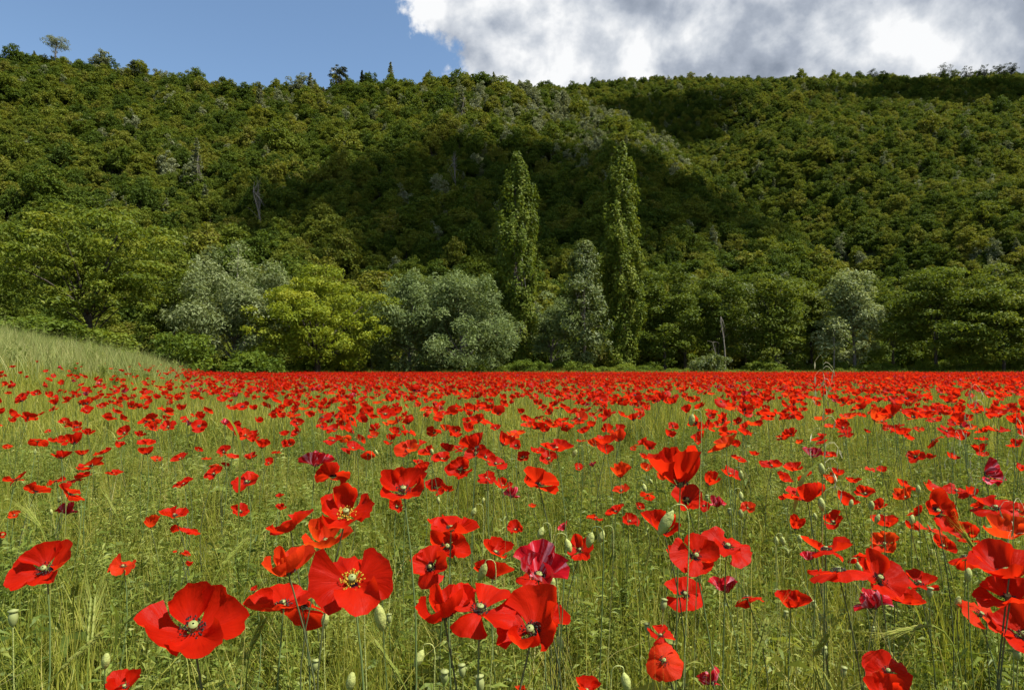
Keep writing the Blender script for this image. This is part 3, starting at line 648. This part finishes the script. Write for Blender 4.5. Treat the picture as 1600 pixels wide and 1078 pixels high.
def head_extent(pet): 
    V = np.concatenate([p[0] for p in pet]); return V[:, :2].max() * 1.0, V[:, 2].min(), V[:, 2].max()
def stamens(n=46):
    pr = []
    for k in range(n):
        a = rng.uniform(0, 6.28); r = rng.uniform(.0055, .0125); z = .010 - r * .35 + rng.uniform(-.002, .003)
        V, Fq = lathe([(.0002, -.0014), (.0011, 0), (.0002, .0014)], 4); pr.append((V + np.array([r * math.cos(a), r * math.sin(a), z]), Fq, .5, 0))
        p0 = np.array([.003 * math.cos(a), .003 * math.sin(a), .001]); p1 = np.array([r * math.cos(a), r * math.sin(a), z]); sd = np.array([-math.sin(a), math.cos(a), 0]) * .0003
        pr.append((np.array([p0 - sd, p0 + sd, p1]), np.array([[0, 1, 2]]), .5, 0))
    V, Fs, a, mi = join(pr); return V, Fs
SV, SF = stamens(); ST_D = mesh('stamens', SV, SF, [M['stamen']]); ST_Y = mesh('stamens', SV * np.array([1.15, 1.15, 1]), SF, [M['stamen_y']])
CAPP = [(.0012, 0), (.0036, .003), (.0042, .007), (.0034, .0095), (.0046, .0105), (.0044, .0115), (.001, .0125)]
CV, CF = lathe(CAPP, 10); CAP = mesh('seed_pod', CV, CF, [M['pod']], smooth=True)
STEMS = []
for k in range(6):
    t = np.linspace(0, 1, 10); a = rng.uniform(0, 6.28); bw = rng.uniform(.01, .05); s2 = rng.uniform(-.012, .012)
    Pp = np.column_stack([bw * np.cos(a) * np.sin(t * math.pi) + s2 * np.sin(t * 2 * math.pi), bw * np.sin(a) * np.sin(t * math.pi) + s2 * np.sin(t * 6), t])
    V, Fq = tube(Pp, .0015 - .0004 * t, 5); STEMS.append(mesh('stem', V, Fq, [M['stemdark'] if k % 2 else M['stem']], smooth=True))
HEADS = {}
for sh, cnt in (('open', 5), ('flat', 3), ('cup', 5), ('tulip', 3), ('floppy', 5), ('skirt', 3), ('faded', 4)):
    HEADS[sh] = []
    for k in range(cnt):
        pt = make_head(sh, None)
        mt = M['petal_w'] if sh == 'faded' else M['petal']
        HEADS[sh].append(([mesh('petal', V, Fq, [mt], smooth=True, uv=uv) for V, Fq, uv in pt], head_extent(pt)))
_om = {}
def orange(me):
    if me.name not in _om: c = me.copy(); c.materials.clear(); c.materials.append(M['petal_o']); _om[me.name] = c
    return _om[me.name]
def poppy(pos, axis, width, shape, label, group='poppies of the field', variant=None, tone='r', yellow=False, spin=None, center=True):
    """pos: middle of the flower head; axis: where the flower looks; width in metres"""
    pets, (ext, z0, z1) = HEADS[shape][rng.integers(len(HEADS[shape])) if variant is None else variant % len(HEADS[shape])]
    s = width / (2 * ext); axis = Vector(axis).normalized()
    base = Vector(pos) - axis * (s * (z0 + z1) / 2 if center else 0)
    gzv = gz(base.x, base.y); e = empty('poppy', (base.x, base.y, gzv - .01)); tag(e, label, 'poppy', group)
    h = base.z - gzv + .01
    q = axis.to_track_quat('Z', 'Y') @ Euler((0, 0, rng.uniform(0, 6.28) if spin is None else spin)).to_quaternion()
    Mh = Matrix.Translation((0, 0, h)) @ q.to_matrix().to_4x4() @ Matrix.Diagonal((s, s, s, 1))
    for me in pets:
        o = ob('petal', orange(me) if tone == 'o' else me, e); o.matrix_local = Mh
    sc_ = Matrix.Diagonal((min(1, 1.15 / s),) * 3 + (1,)) if s > 1.3 else Matrix.Identity(4)
    o = ob('stamens', ST_Y if yellow else ST_D, e); o.matrix_local = Mh @ sc_
    o = ob('seed_pod', CAP, e); o.matrix_local = Mh @ sc_
    o = ob('stem', STEMS[rng.integers(len(STEMS))], e); o.scale = (1, 1, h); 
    return e
def axis_of(mode):
    j = rng.normal(0, .16, 3)
    return {'O': (j[0] * 1.8, -.55 + j[1] * 1.3, .80 + j[2] * .5), 'U': (j[0] * 1.5, -.12 + j[1], 1), 'B': (j[0] * 1.4, .55 + j[1], .75), 'W': (j[0] * 2, -.15 + j[1] * 2, .9)}[mode]
LAB = {'open': 'red poppy opened wide to show its dark centre', 'flat': 'red poppy spread flat with crinkled petals', 'cup': 'upright cup-shaped red poppy', 'tulip': 'half-closed red poppy with petals pointing up',
       'floppy': 'red poppy with one petal hanging down', 'skirt': 'red poppy with petals drooping like a skirt', 'faded': 'withering crimson poppy with crumpled petals'}
def place(px, py, wpx, mode, shape=None, label=None, size=.077, tone='r', yellow=False, axis=None, variant=None, spin=None):
    shape = shape or random.choice({'O': ['open', 'open', 'floppy', 'flat'], 'U': ['cup', 'cup', 'tulip', 'floppy', 'flat'], 'B': ['skirt', 'cup', 'floppy'], 'W': ['faded']}[mode])
    D = size * F / wpx; p = at(px, py, D); lo, hi = .43, .74
    r = p.z - gz(p.x, p.y); slope = (p.z - CAMZ) / D
    if r < lo: D = max(.45, (CAMZ - lo) / -slope)
    if r > hi and slope < -.02: D = (CAMZ - hi) / -slope
    p = at(px, py, D); sz = wpx * D / F * (1.14 if wpx > 45 else 1.05)
    if shape in ('cup', 'tulip') and axis is None: sz *= .96
    return poppy(p, axis or axis_of(mode), sz, shape, label or LAB[shape] + ' close to ' + near_mark(p), variant=variant, tone=tone, yellow=yellow, spin=spin)

# flowers one can point to, by photo position (x, y, width in pixels)
place(302, 970, 122, 'O', 'open', 'large scarlet poppy facing out with pale pod in a dark ring', axis=(.28, -.50, .8), variant=0)
place(65, 884, 86, 'O', 'flat', 'ragged red poppy with a grass spike across its petals', axis=(.1, -.7, .7))
place(192, 885, 42, 'O', 'floppy', 'small orange poppy alone in the grass', tone='o')
place(193, 1066, 54, 'U', 'cup', 'closed red poppy low beneath the large scarlet one')
place(550, 906, 116, 'O', 'floppy', 'big red poppy with a ring of yellow stamens', axis=(.15, -.62, .72), yellow=True, variant=1)
place(540, 790, 82, 'U', 'open', 'wide cupped poppy with yellow heart above the yellow-stamened one', axis=(.05, -.45, .9), yellow=True)
place(630, 755, 90, 'U', 'open', 'domed red poppy on a tall straight stem above the cluster', axis=(.05, -.42, .9), variant=2)
place(446, 878, 92, 'U', 'cup', 'big orange-red poppy with a lower petal spread like a shelf', axis=(-.15, -.15, .95), tone='o')
place(440, 935, 88, 'U', 'flat', 'flat scarlet poppy directly under the orange-red cup', axis=(-.1, -.2, 1))
place(470, 955, 70, 'B', 'skirt', 'shaded dark red poppy drooping under the orange-red one', axis=(.1, .6, .5))
place(510, 836, 72, 'U', 'cup', 'pleated orange-red cup poppy behind the yellow-stamened one', tone='o')
place(448, 818, 66, 'U', 'open', 'dark red poppy leaning at the back of the front cluster', axis=(-.4, -.1, .8))
place(690, 945, 104, 'U', 'cup', 'large smooth red poppy bowl in the middle cluster', axis=(-.15, -.22, .95))
place(750, 952, 104, 'U', 'floppy', 'folded red poppy with curled front petal in the middle cluster', axis=(.15, -.3, .9))
place(825, 975, 106, 'O', 'open', 'large red poppy with a black hollow centre in the middle cluster', axis=(-.25, -.55, .75))
place(857, 955, 62, 'U', 'open', 'round red petal cup behind the black-centred poppy', axis=(.4, -.2, .8))
place(672, 885, 62, 'O', 'floppy', 'red poppy with grey-black pod and a folded petal', axis=(-.3, -.75, .5))
place(706, 818, 78, 'U', 'flat', 'flat wide red poppy held over the grey-podded one', axis=(.1, -.05, 1))
place(700, 850, 58, 'O', 'open', 'red poppy tucked below the flat wide one')
place(776, 857, 50, 'U', 'cup', 'round smooth red poppy standing alone above the middle cluster')
place(770, 892, 56, 'B', 'cup', 'shadowed red poppy behind a nodding bud')
place(845, 884, 84, 'W', 'faded', 'wide crimson-purple withering poppy above the middle cluster', axis=(.15, -.35, .9))
place(838, 908, 56, 'U', 'skirt', 'red poppy just below the crimson-purple one')
place(495, 716, 50, 'W', 'faded', 'pink-edged fading poppy nodding on a bent stem', axis=(.2, .1, .9))
place(520, 742, 50, 'B', 'floppy', 'red poppy directly below the pink-edged fading one')
place(551, 700, 36, 'U', 'floppy', 'red poppy with two petals raised like ears')
place(384, 750, 40, 'O', 'floppy', 'red poppy with a broad pale lower petal')
place(375, 797, 26, 'O', 'flat', 'small round dark red poppy turned to face out')
place(1060, 728, 78, 'U', 'tulip', 'tall deep red poppy with upright petals', axis=(-.1, -.1, 1), size=.082)
place(1130, 692, 46, 'U', 'flat', 'orange-red poppy on a dark straight stem above its neighbours', tone='o')
place(1037, 818, 66, 'U', 'cup', 'red bowl poppy with a hairy bud hanging in front', axis=(-.1, -.35, .9))
place(1090, 865, 78, 'O', 'floppy', 'red poppy with black throat below the bowl poppy')
place(1056, 862, 34, 'U', 'cup', 'small red cup beside the black-throated poppy')
place(1138, 850, 66, 'O', 'floppy', 'red poppy with a lit pink petal beside the black-throated one')
place(1071, 926, 56, 'O', 'floppy', 'pleated red poppy with a frilled lower petal')
place(1133, 915, 46, 'W', 'faded', 'shrivelled purple-pink poppy near the pleated one')
place(1170, 940, 44, 'B', 'skirt', 'shaded dark poppy behind curved stems')
place(1032, 993, 44, 'U', 'floppy', 'torn red poppy with petals standing up')
place(1037, 1036, 54, 'O', 'skirt', 'bright orange-red poppy hanging low beneath the torn one', tone='o')
place(1110, 1056, 38, 'B', 'faded', 'small crumpled red poppy low in the grass')
place(918, 1072, 44, 'U', 'cup', 'red poppy top just rising between bud stems')
place(1290, 856, 72, 'U', 'floppy', 'orange-red poppy with pale folded petal on top of the magenta poppy\'s cluster')
place(1312, 902, 78, 'B', 'skirt', 'smooth red poppy with drooping petals above the magenta withering one', axis=(-.05, .25, .95))
place(1378, 898, 74, 'O', 'flat', 'dark red poppy lying open just above the magenta withering one')
place(1402, 926, 56, 'O', 'open', 'pleated round poppy with a green pod before it')
place(1438, 906, 48, 'U', 'flat', 'dark red fan-shaped poppy behind the pleated round one')
place(1237, 938, 48, 'U', 'cup', 'plain round red poppy alone in the grass near the magenta one')
place(1361, 936, 46, 'W', 'faded', 'glossy magenta withering poppy below a cluster of red ones')
place(1572, 880, 92, 'U', 'cup', 'very large red poppy with one tall upright petal', axis=(-.2, -.1, 1), size=.085)
place(1575, 925, 84, 'U', 'flat', 'wide scarlet poppy overlapping the very large one', axis=(-.2, -.2, 1))
place(1598, 982, 84, 'U', 'cup', 'smooth red poppy leaning below the very large one', axis=(-.4, -.2, .9))
place(1535, 957, 62, 'O', 'floppy', 'see-through orange poppy behind a dark stem', tone='o')
place(1388, 1046, 60, 'O', 'floppy', 'dark red poppy low in the grass with two round petals')
place(1382, 1078, 58, 'U', 'cup', 'red poppy dome under the two-petalled dark one')
place(845, 750, 62, 'B', 'flat', 'broad two-lobed red poppy seen from behind')
place(1258, 768, 62, 'U', 'open', 'broad deep red poppy beside a dark grass leaf', axis=(-.2, .1, 1))
place(1270, 706, 34, 'W', 'faded', 'dark crimson poppy above the dark grass leaf')
place(1469, 795, 56, 'O', 'open', 'round open poppy with a black star centre', axis=(0, -.75, .65))
place(1550, 738, 46, 'O', 'faded', 'pinkish-red ragged poppy on a tall forked stem')
others = '''25 748 35 U,57 764 42 B,87 750 24 U,122 745 36 U,112 768 38 B,105 795 27 W,22 803 20 O,178 738 24 U,142 723 36 U,160 705 28 U,95 710 32 U,128 707 24 U,87 687 29 U,116 685 26 U,137 675 22 U,186 694 25 U,193 675 23 O,245 716 20 U,240 668 20 U,262 665 25 O,228 690 30 U,218 678 20 U,
323 716 16 U,335 728 14 B,352 725 14 U,391 713 24 U,395 686 22 U,310 702 12 O,100 658 15 O,170 653 20 U,135 641 18 O,75 673 12 U,42 655 14 U,64 646 11 O,11 698 14 O,272 800 45 U,290 830 40 B,284 862 26 B,236 815 26 U,296 880 20 B,3 836 18 U,397 920 14 U,105 625 18 O,85 627 15 U,30 620 17 O,56 614 14 O,313 650 18 U,288 654 13 O,357 618 16 U,345 622 14 U,
410 693 24 U,445 677 18 U,463 674 18 O,450 693 25 O,432 706 14 U,420 722 18 O,452 628 15 U,520 686 26 U,545 641 32 U,438 792 22 U,437 774 12 U,607 692 16 U,620 790 28 O,680 760 32 O,700 764 22 B,636 700 42 O,652 692 26 U,638 675 26 U,668 705 34 O,720 730 40 O,738 690 42 U,760 745 26 O,786 755 32 O,775 722 36 O,790 686 34 U,760 712 28 O,742 706 36 O,732 668 32 U,712 678 24 U,696 668 22 U,620 641 25 U,602 645 26 O,582 650 20 U,564 653 18 O,666 641 20 U,684 655 16 U,640 655 15 O,700 700 24 B,655 722 20 U,690 715 28 O,773 665 20 U,800 682 24 U,
985 812 30 O,960 797 30 O,930 808 26 U,905 856 44 O,880 823 18 W,815 1076 22 U,970 735 36 U,970 764 34 O,1010 730 24 U,1008 713 20 U,945 687 34 U,908 688 18 U,870 696 46 U,840 703 28 U,818 712 26 O,858 714 26 O,905 730 22 O,925 725 16 W,1075 778 46 O,1110 748 30 U,1142 738 32 O,1155 716 28 U,1120 784 26 W,1100 790 22 O,1168 792 26 O,832 790 14 U,1195 725 22 U,1178 708 16 U,1012 775 24 B,1000 790 20 O,805 825 26 O,800 770 24 W,1035 745 22 B,842 652 16 U,857 655 16 U,892 642 20 U,998 649 18 U,1052 665 18 O,1090 690 12 O,990 700 10 O,
1323 780 40 U,1352 768 34 O,1300 748 26 U,1240 730 30 U,1206 725 30 U,1225 745 26 O,1256 742 22 B,1310 738 22 U,1334 750 24 U,1416 757 31 U,1460 762 36 O,1495 765 32 U,1556 790 56 U,1590 795 40 U,1378 733 17 O,1360 732 14 U,1430 712 24 O,1453 713 20 U,1490 713 20 U,1501 680 32 U,1480 672 24 O,1410 674 30 U,1435 669 16 U,1530 700 22 U,1534 685 22 U,1583 696 18 U,1560 670 28 U,1585 655 24 U,1388 668 18 U,1355 673 12 U,1326 680 14 O,1285 680 16 U,1250 690 18 U,1220 683 14 U,1302 812 36 O,1245 818 32 U,1222 778 14 U,1385 815 44 U,1382 846 48 O,1372 790 30 U,1413 772 32 W,1432 800 28 B,1455 825 42 U,1510 832 44 O,1475 850 34 O,1575 826 60 U,1510 878 46 B,1520 768 22 U,1530 790 22 B,1425 822 22 O,1340 872 30 B,1370 648 30 U,1448 648 24 U,1460 656 22 U,1500 640 22 U,1560 645 24 U,1595 730 20 O,1265 868 26 W,1275 893 22 B'''
for it in others.replace('\n', '').split(','):
    px, py, wp, md = it.split(); px, py, wp = float(px), float(py), float(wp)
    place(px, py, wp, md, tone='o' if (px, py) in ((22, 803), (11, 698), (236, 815)) or rng.random() < .10 else 'r')
count = len([o for o in COL.objects if o.name.split('.')[0] == 'poppy'])

# all the others: the largest still single flowers, the rest one mass
def pop_density(x, y):
    r = x / y
    left = smooth(-.72, -.18, r); d = 3.4 + 16.5 * (left * .86 + .14) * smooth(1.8, 4.5, y) - 3.0 * smooth(9, 20, y)
    d = d * (1 + .55 * wob(x, y, 3.4, 4) * (1 - smooth(10, 30, y) * .6))
    e = -x - np.maximum(7.0, .44 * y); return np.clip(d, .15, 22) * (1 - smooth(-.5, 3.5, e))
P = scatter(1.9, 60.5, 22, 1.12); P = P[rng.random(len(P)) * 22 < pop_density(P[:, 0], P[:, 1])]
Pz = ground_z(P[:, 0], P[:, 1]); hh = np.clip(rng.normal(.555, .055, len(P)), .40, .70)
szp = rng.uniform(.055, .088, len(P)); app = szp / P[:, 1] * (np.abs(P[:, 0] / P[:, 1]) < .75)
order = np.argsort(-app); single = order[:max(0, 296 - count)]
for q in single:
    md = 'OUUB'[rng.integers(4)]
    sh = random.choice({'O': ['open', 'floppy', 'flat'], 'U': ['cup', 'tulip', 'floppy', 'flat'], 'B': ['skirt', 'cup', 'floppy']}[md])
    poppy((P[q, 0], P[q, 1], Pz[q] + hh[q]), axis_of(md), szp[q], sh, LAB[sh] + ' close to ' + near_mark((P[q, 0], P[q, 1], Pz[q] + hh[q])), tone='o' if rng.random() < .1 else 'r')
rest = np.setdiff1d(np.arange(len(P)), single)
psrc = []
for k in range(12):
    sh = ['open', 'cup', 'floppy', 'flat', 'cup', 'skirt', 'open', 'floppy', 'flat', 'tulip', 'cup', 'faded'][k]; pt = make_head(sh, None, True); pr = []; o_ = 0; Vs, Fs_, U_, mi = [], [], [], []
    tilt = np.array(Matrix.Rotation(rng.uniform(.1, .8), 3, Vector((rng.normal(), rng.normal(), 0)).normalized()))
    for V, Fq, uv in pt: Vs.append(V @ tilt.T); Fs_.append(Fq + o_); U_.append(uv); mi += [0] * len(Fq); o_ += len(V)
    V, Fq = lathe([(.003, .001), (.010, .006), (.008, .009), (.001, .010)], 6); Vs.append(V @ tilt.T); Fs_.append(Fq + o_); U_.append(np.zeros((len(V), 2)) + .5); mi += [1] * len(Fq); o_ += len(V)
    V, Fq = tube([(0, 0, 0), (.02, .01, -.2), (0, 0, -.55)], .0016, 3); Vs.append(V); Fs_.append(Fq + o_); U_.append(np.zeros((len(V), 2)) + .5); mi += [2] * len(Fq)
    psrc.append(mesh('poppy_flower', np.concatenate(Vs), np.concatenate(Fs_), [M['petal_w'] if sh == 'faded' else (M['petal_o'] if k == 8 else M['petal']), M['stamen'], M['stem']], smooth=True, midx=mi, uv=np.concatenate(U_)))
n = len(rest); s = szp[rest] / .078
instancer('poppies', np.column_stack([P[rest], (Pz + hh)[rest]]), np.column_stack([rng.normal(0, .15, n), rng.normal(0, .15, n), rng.uniform(0, 6.28, n)]), np.column_stack([s, s, s]),
          rng.choice(12, n, p=np.array([2, 2, 2, 2, 2, 1, 2, 2, .9, 1, 2, .7]) / 19.6), psrc, 'mass of small red poppies filling the field to the trees', 'poppies')
print('poppies', len(P), 'listed', count)

# ------------------------------------------------------------------ buds, pods, oats, barley, odd leaves
BUDP = [(.0005, -.011), (.0042, -.006), (.0056, 0), (.0046, .006), (.0022, .010), (.0008, .011)]
V, Fq = lathe(BUDP, 9); V[:, 0] *= 1 + .04 * np.sin(V[:, 2] * 900); BUD = mesh('bud', V, Fq, [M['bud']], smooth=True)
PODP = [(.0012, -.009), (.0040, -.005), (.0052, .001), (.0045, .005), (.0034, .0065), (.0056, .0075), (.0054, .009), (.0006, .0105)]
V, Fq = lathe(PODP, 11); POD = mesh('pod', V, Fq, [M['pod']], smooth=True)
def bud(px, py, hpx, kind='bud', tilt=None, size=.024, label=None):
    D = size * F / hpx; p = at(px, py, D); sl_ = (p.z - CAMZ) / D
    if p.z - gz(p.x, p.y) < .28: D = (CAMZ - .28) / -sl_; p = at(px, py, D)
    s = hpx * D / F / .022; b = Vector((p.x + rng.uniform(-.02, .02), p.y + rng.uniform(-.01, .03), gz(p.x, p.y) - .01))
    e = empty('poppy_bud' if kind == 'bud' else 'poppy_pod', b)
    tag(e, label or (('hairy green poppy bud nodding on its stem by ' if kind == 'bud' else 'pale poppy seed pod on an upright stem by ') + near_mark(p)), 'bud' if kind == 'bud' else 'seed pod', 'poppy buds in the grass' if kind == 'bud' else 'seed pods in the grass')
    loc = p - b; tl = rng.uniform(-.5, .5) if tilt is None else tilt
    o = ob('bud' if kind == 'bud' else 'pod', BUD if kind == 'bud' else POD, e); o.location = loc
    hooked = kind == 'bud' and (label or rng.random() < .45)
    if hooked:
        hk = rng.uniform(.5, .9)
        o.rotation_euler = (math.pi + rng.uniform(-.3, .3), tl, 0); up = Euler(o.rotation_euler).to_matrix() @ Vector((0, 0, -.0105 * s))
        top = loc + up; hook = top + Vector((math.copysign(.012, tl) * s * hk, 0, .014 * s * hk)); pts_ = [Vector((0, 0, 0)), Vector((hook.x * .6, hook.y * .5, hook.z * .5)), hook + Vector((math.copysign(.012, tl) * s * hk, 0, -.018 * s)), hook + Vector((math.copysign(.004, tl) * s, 0, -.002)), top + Vector((0, 0, .007 * s)), top]
    else:
        o.rotation_euler = (rng.uniform(-.15, .15), tl * .4, 0); up = Euler(o.rotation_euler).to_matrix() @ Vector((0, 0, -.0085 * s)); top = loc + up
        pts_ = [Vector((0, 0, 0)), Vector((top.x * .3 + .01, top.y * .4, top.z * .5)), Vector((top.x * .8, top.y * .8, top.z * .85)), top]
    o.scale = (s, s, s * (1.25 if kind == 'bud' and size > .024 else 1))
    pa = np.array([tuple(q_) for q_ in pts_]); t = np.linspace(0, len(pa) - 1, 16); pa = np.column_stack([np.interp(t, np.arange(len(pa)), pa[:, k]) for k in range(3)])
    for _ in range(2): pa[1:-1] = (pa[:-2] + 2 * pa[1:-1] + pa[2:]) / 4
    V, Fq = tube(pa, .0009 * max(1, s * .7), 5); ob('stem', mesh('stem', V, Fq, [M['bud'] if rng.random() < .5 else M['stem']], smooth=True), e)
bud(1041, 816, 36, tilt=.5, size=.030, label='long pale hairy bud hanging in front of a red bowl poppy')
bud(754, 893, 26, tilt=.35, size=.028, label='green bud on an arched stem over the shadowed poppy')
bud(594, 964, 36, tilt=-.15, size=.03, label='slim grey-green bud hanging below the yellow-stamened poppy')
bud(1081, 656, 20, tilt=.1, label='pale slim bud sticking up above the mid-field poppies')
for px, py, hp in ((845, 832, 20), (922, 843, 26), (940, 838, 20), (888, 852, 22), (862, 912, 24), (1158, 742, 16), (1158, 775, 15), (1158, 803, 16), (1007, 762, 14), (1017, 752, 10), (1362, 790, 17), (1284, 733, 20), (1284, 788, 22), (1330, 787, 14), (1371, 810, 16), (1435, 765, 15), (1425, 812, 16), (1274, 807, 12), (1342, 886, 18), (1513, 898, 22), (1497, 941, 20), (898, 708, 14), (675, 706, 11), (588, 707, 10), (1223, 845, 16), (1250, 842, 14), (1213, 845, 15), (740, 800, 16), (165, 1033, 26), (755, 782, 10), (685, 782, 12), (875, 1003, 22), (508, 968, 24), (655, 1028, 28), (548, 1065, 30), (978, 1065, 30), (80, 800, 10), (93, 780, 12), (55, 706, 9), (1230, 862, 12)): bud(px, py, hp)
for px, py, hp in ((598, 925, 26), (608, 966, 17), (1037, 945, 22), (1012, 982, 20), (1393, 931, 18), (1453, 926, 20), (1272, 945, 16), (1228, 961, 16), (1282, 965, 14), (694, 1058, 26), (722, 1048, 24), (750, 1068, 30), (492, 1040, 22), (20, 966, 30), (1472, 840, 12), (1456, 863, 11), (830, 862, 18), (1288, 1018, 20), (1590, 1022, 22), (1365, 985, 14), (1105, 778, 12), (1140, 800, 14), (1318, 1050, 20)): bud(px, py, hp, 'pod')

def oat(px, top, D, lean, n, label):
    p = at(px, top, D); b = Vector((p.x, p.y, gz(p.x, p.y))); e = empty('wild_oat', b); tag(e, label, 'wild oat')
    H = p.z - b.z; t = np.linspace(0, 1, 12); Pp = np.column_stack([lean * t ** 3, 0 * t, H * t]); V, Fq = tube(Pp, .0013 * (1.15 - .8 * t), 5); ob('stem', mesh('stem', V, Fq, [M['stem']], smooth=True), e)
    sv, sf, sa, smi = join([(np.array([[0, 0, 0], [.0016, .001, -.010], [0, .0004, -.024], [-.0016, .001, -.010]]), np.array([[0, 1, 2, 3]]), .5, 0), (np.array([[0, 0, 0], [.0004, -.0022, -.010], [0, -.0006, -.022], [.0004, .0022, -.010]]), np.array([[0, 1, 2, 3]]), .5, 0)])
    sm = mesh('spikelet', sv, sf, [M['oat']])
    bp = []
    for k in range(n):
        u = rng.uniform(.66, 1.0); q0 = np.array([np.interp(u, t, Pp[:, j]) for j in range(3)]); a = rng.uniform(0, 6.28); ln = (1.10 - u) * .05 + .006
        q1 = q0 + np.array([math.cos(a) * ln, math.sin(a) * ln * .5, .4 * ln]); q2 = q1 + np.array([math.cos(a) * .01, 0, -.012]); V, Fq = tube([q0, (q0 + q1) / 2 + [0, 0, .004], q1, q2], .0003, 3); ob('branch', mesh('branch', V, Fq, [M['oat']]), e)
        o = ob('spikelet', sm, e); o.location = q2; o.rotation_euler = (rng.normal(0, .2), rng.normal(0, .25), rng.uniform(0, 6.28)); s = rng.uniform(.8, 1.15); o.scale = (s, s, s)
oat(1286, 558, 1.55, .0, 22, 'tall wild oat with drooping straw spikelets rising above the poppies')
oat(1538, 600, 1.7, -.03, 14, 'wild oat with sparse pale spikelets near the forked ragged poppy')
oat(1572, 640, 1.25, .02, 9, 'thin bare-looking oat stalk by the ragged pinkish poppy')
oat(1480, 655, 2.2, .03, 10, 'short wild oat among the thick mid-field poppies')

def barley(px, py, D, yaw, pitch, label, group='barley stalks in the grass'):
    p = at(px, py, D); b = Vector((p.x + rng.uniform(-.06, .06), p.y + .03, gz(p.x, p.y))); e = empty('barley_stalk', b); tag(e, label, 'barley', group)
    gp, ap = ear_parts(.055, 13, .06); Rm = Matrix.Rotation(yaw, 4, 'Z') @ Matrix.Rotation(pitch, 4, 'X'); loc = p - b
    V, Fs, a, mi = join(gp); o = ob('ear', mesh('ear', V, Fs, [M['barley']], a), e); o.matrix_local = Matrix.Translation(loc) @ Rm
    V, Fs, a, mi = join(ap); o = ob('awns', mesh('awns', V, Fs, [M['barley']], a), e); o.matrix_local = Matrix.Translation(loc) @ Rm
    t = np.linspace(0, 1, 12)[:, None]; d0 = np.array(Rm.to_3x3() @ Vector((0, 0, 1))); q2 = np.array(loc); q1 = q2 - d0 * .12; Q = (1 - t) ** 2 * 0 + 2 * t * (1 - t) * q1 + t ** 2 * q2
    V, Fq = tube(Q, .0012, 4); ob('stem', mesh('stem', V, Fq, [M['barley']], np.full(len(V), .3)), e)
barley(1440, 978, 1.05, R(95), R(-100), 'large bent barley ear with long awns below the magenta withering poppy', None)
for px, py, D in ((115, 930, 1.05), (262, 905, 1.2), (350, 880, 1.5), (140, 1000, .95), (60, 820, 1.6), (210, 960, 1.1), (100, 1040, .9), (395, 1005, 1.0), (180, 800, 1.9), (620, 1050, 1.0), (1530, 870, 1.3), (1180, 1030, .95), (1010, 880, 1.4)):
    barley(px, py, D, rng.uniform(0, 6.28), rng.uniform(.2, 1.25), 'yellow-green awned barley ear close to ' + near_mark(at(px, py, D)))

def long_leaf(pts_, wd, label, mat='weed'):
    """a single broad grass leaf through photo points (x, y, distance)"""
    Q = np.array([tuple(at(*p_)) for p_ in pts_]); t = np.linspace(0, len(Q) - 1, 14); Q = np.column_stack([np.interp(t, np.arange(len(Q)), Q[:, k]) for k in range(3)])
    for _ in range(2): Q[1:-1] = (Q[:-2] + 2 * Q[1:-1] + Q[2:]) / 4
    b = Q[0].copy(); Q = Q - b; s = np.linspace(0, 1, 14); wv = wd * np.sin(np.clip(s * .92 + .12, 0, 1) * math.pi) ** .7 * .5 + .0005; sd = np.array([.75, -.6, .1])
    V = np.concatenate([Q - sd * wv[:, None], Q + np.array([0, 0, -1]) * (wv * .35)[:, None], Q + sd * wv[:, None]]); i = np.arange(13)
    f = np.concatenate([np.stack([i, i + 1, i + 15, i + 14], -1), np.stack([i + 14, i + 15, i + 29, i + 28], -1)])
    o = ob('grass_leaf', mesh('grass_leaf', V, f, [M[mat]], np.full(42, .45), smooth=True)); o.location = b; tag(o, label, 'grass leaf')
long_leaf([(372, 830, 1.75), (374, 745, 1.75), (377, 690, 1.75), (362, 655, 1.72), (346, 648, 1.7), (343, 668, 1.68)], .011, 'tall folded green grass leaf bent over at its tip')
long_leaf([(1240, 800, 1.35), (1253, 745, 1.35), (1287, 715, 1.35)], .008, 'dark slanting grass leaf beside the broad deep red poppy')
long_leaf([(180, 1010, 1.05), (184, 960, 1.05), (168, 930, 1.05)], .012, 'blue-green pointed grass leaf among the barley')
long_leaf([(278, 950, 1.3), (280, 900, 1.3), (284, 862, 1.3)], .012, 'upright blue-green leaf below the small poppy cluster')
for o in COL.objects:
    if o.get('group') is None and o.type == 'MESH' and 'group' in o.keys(): del o['group']
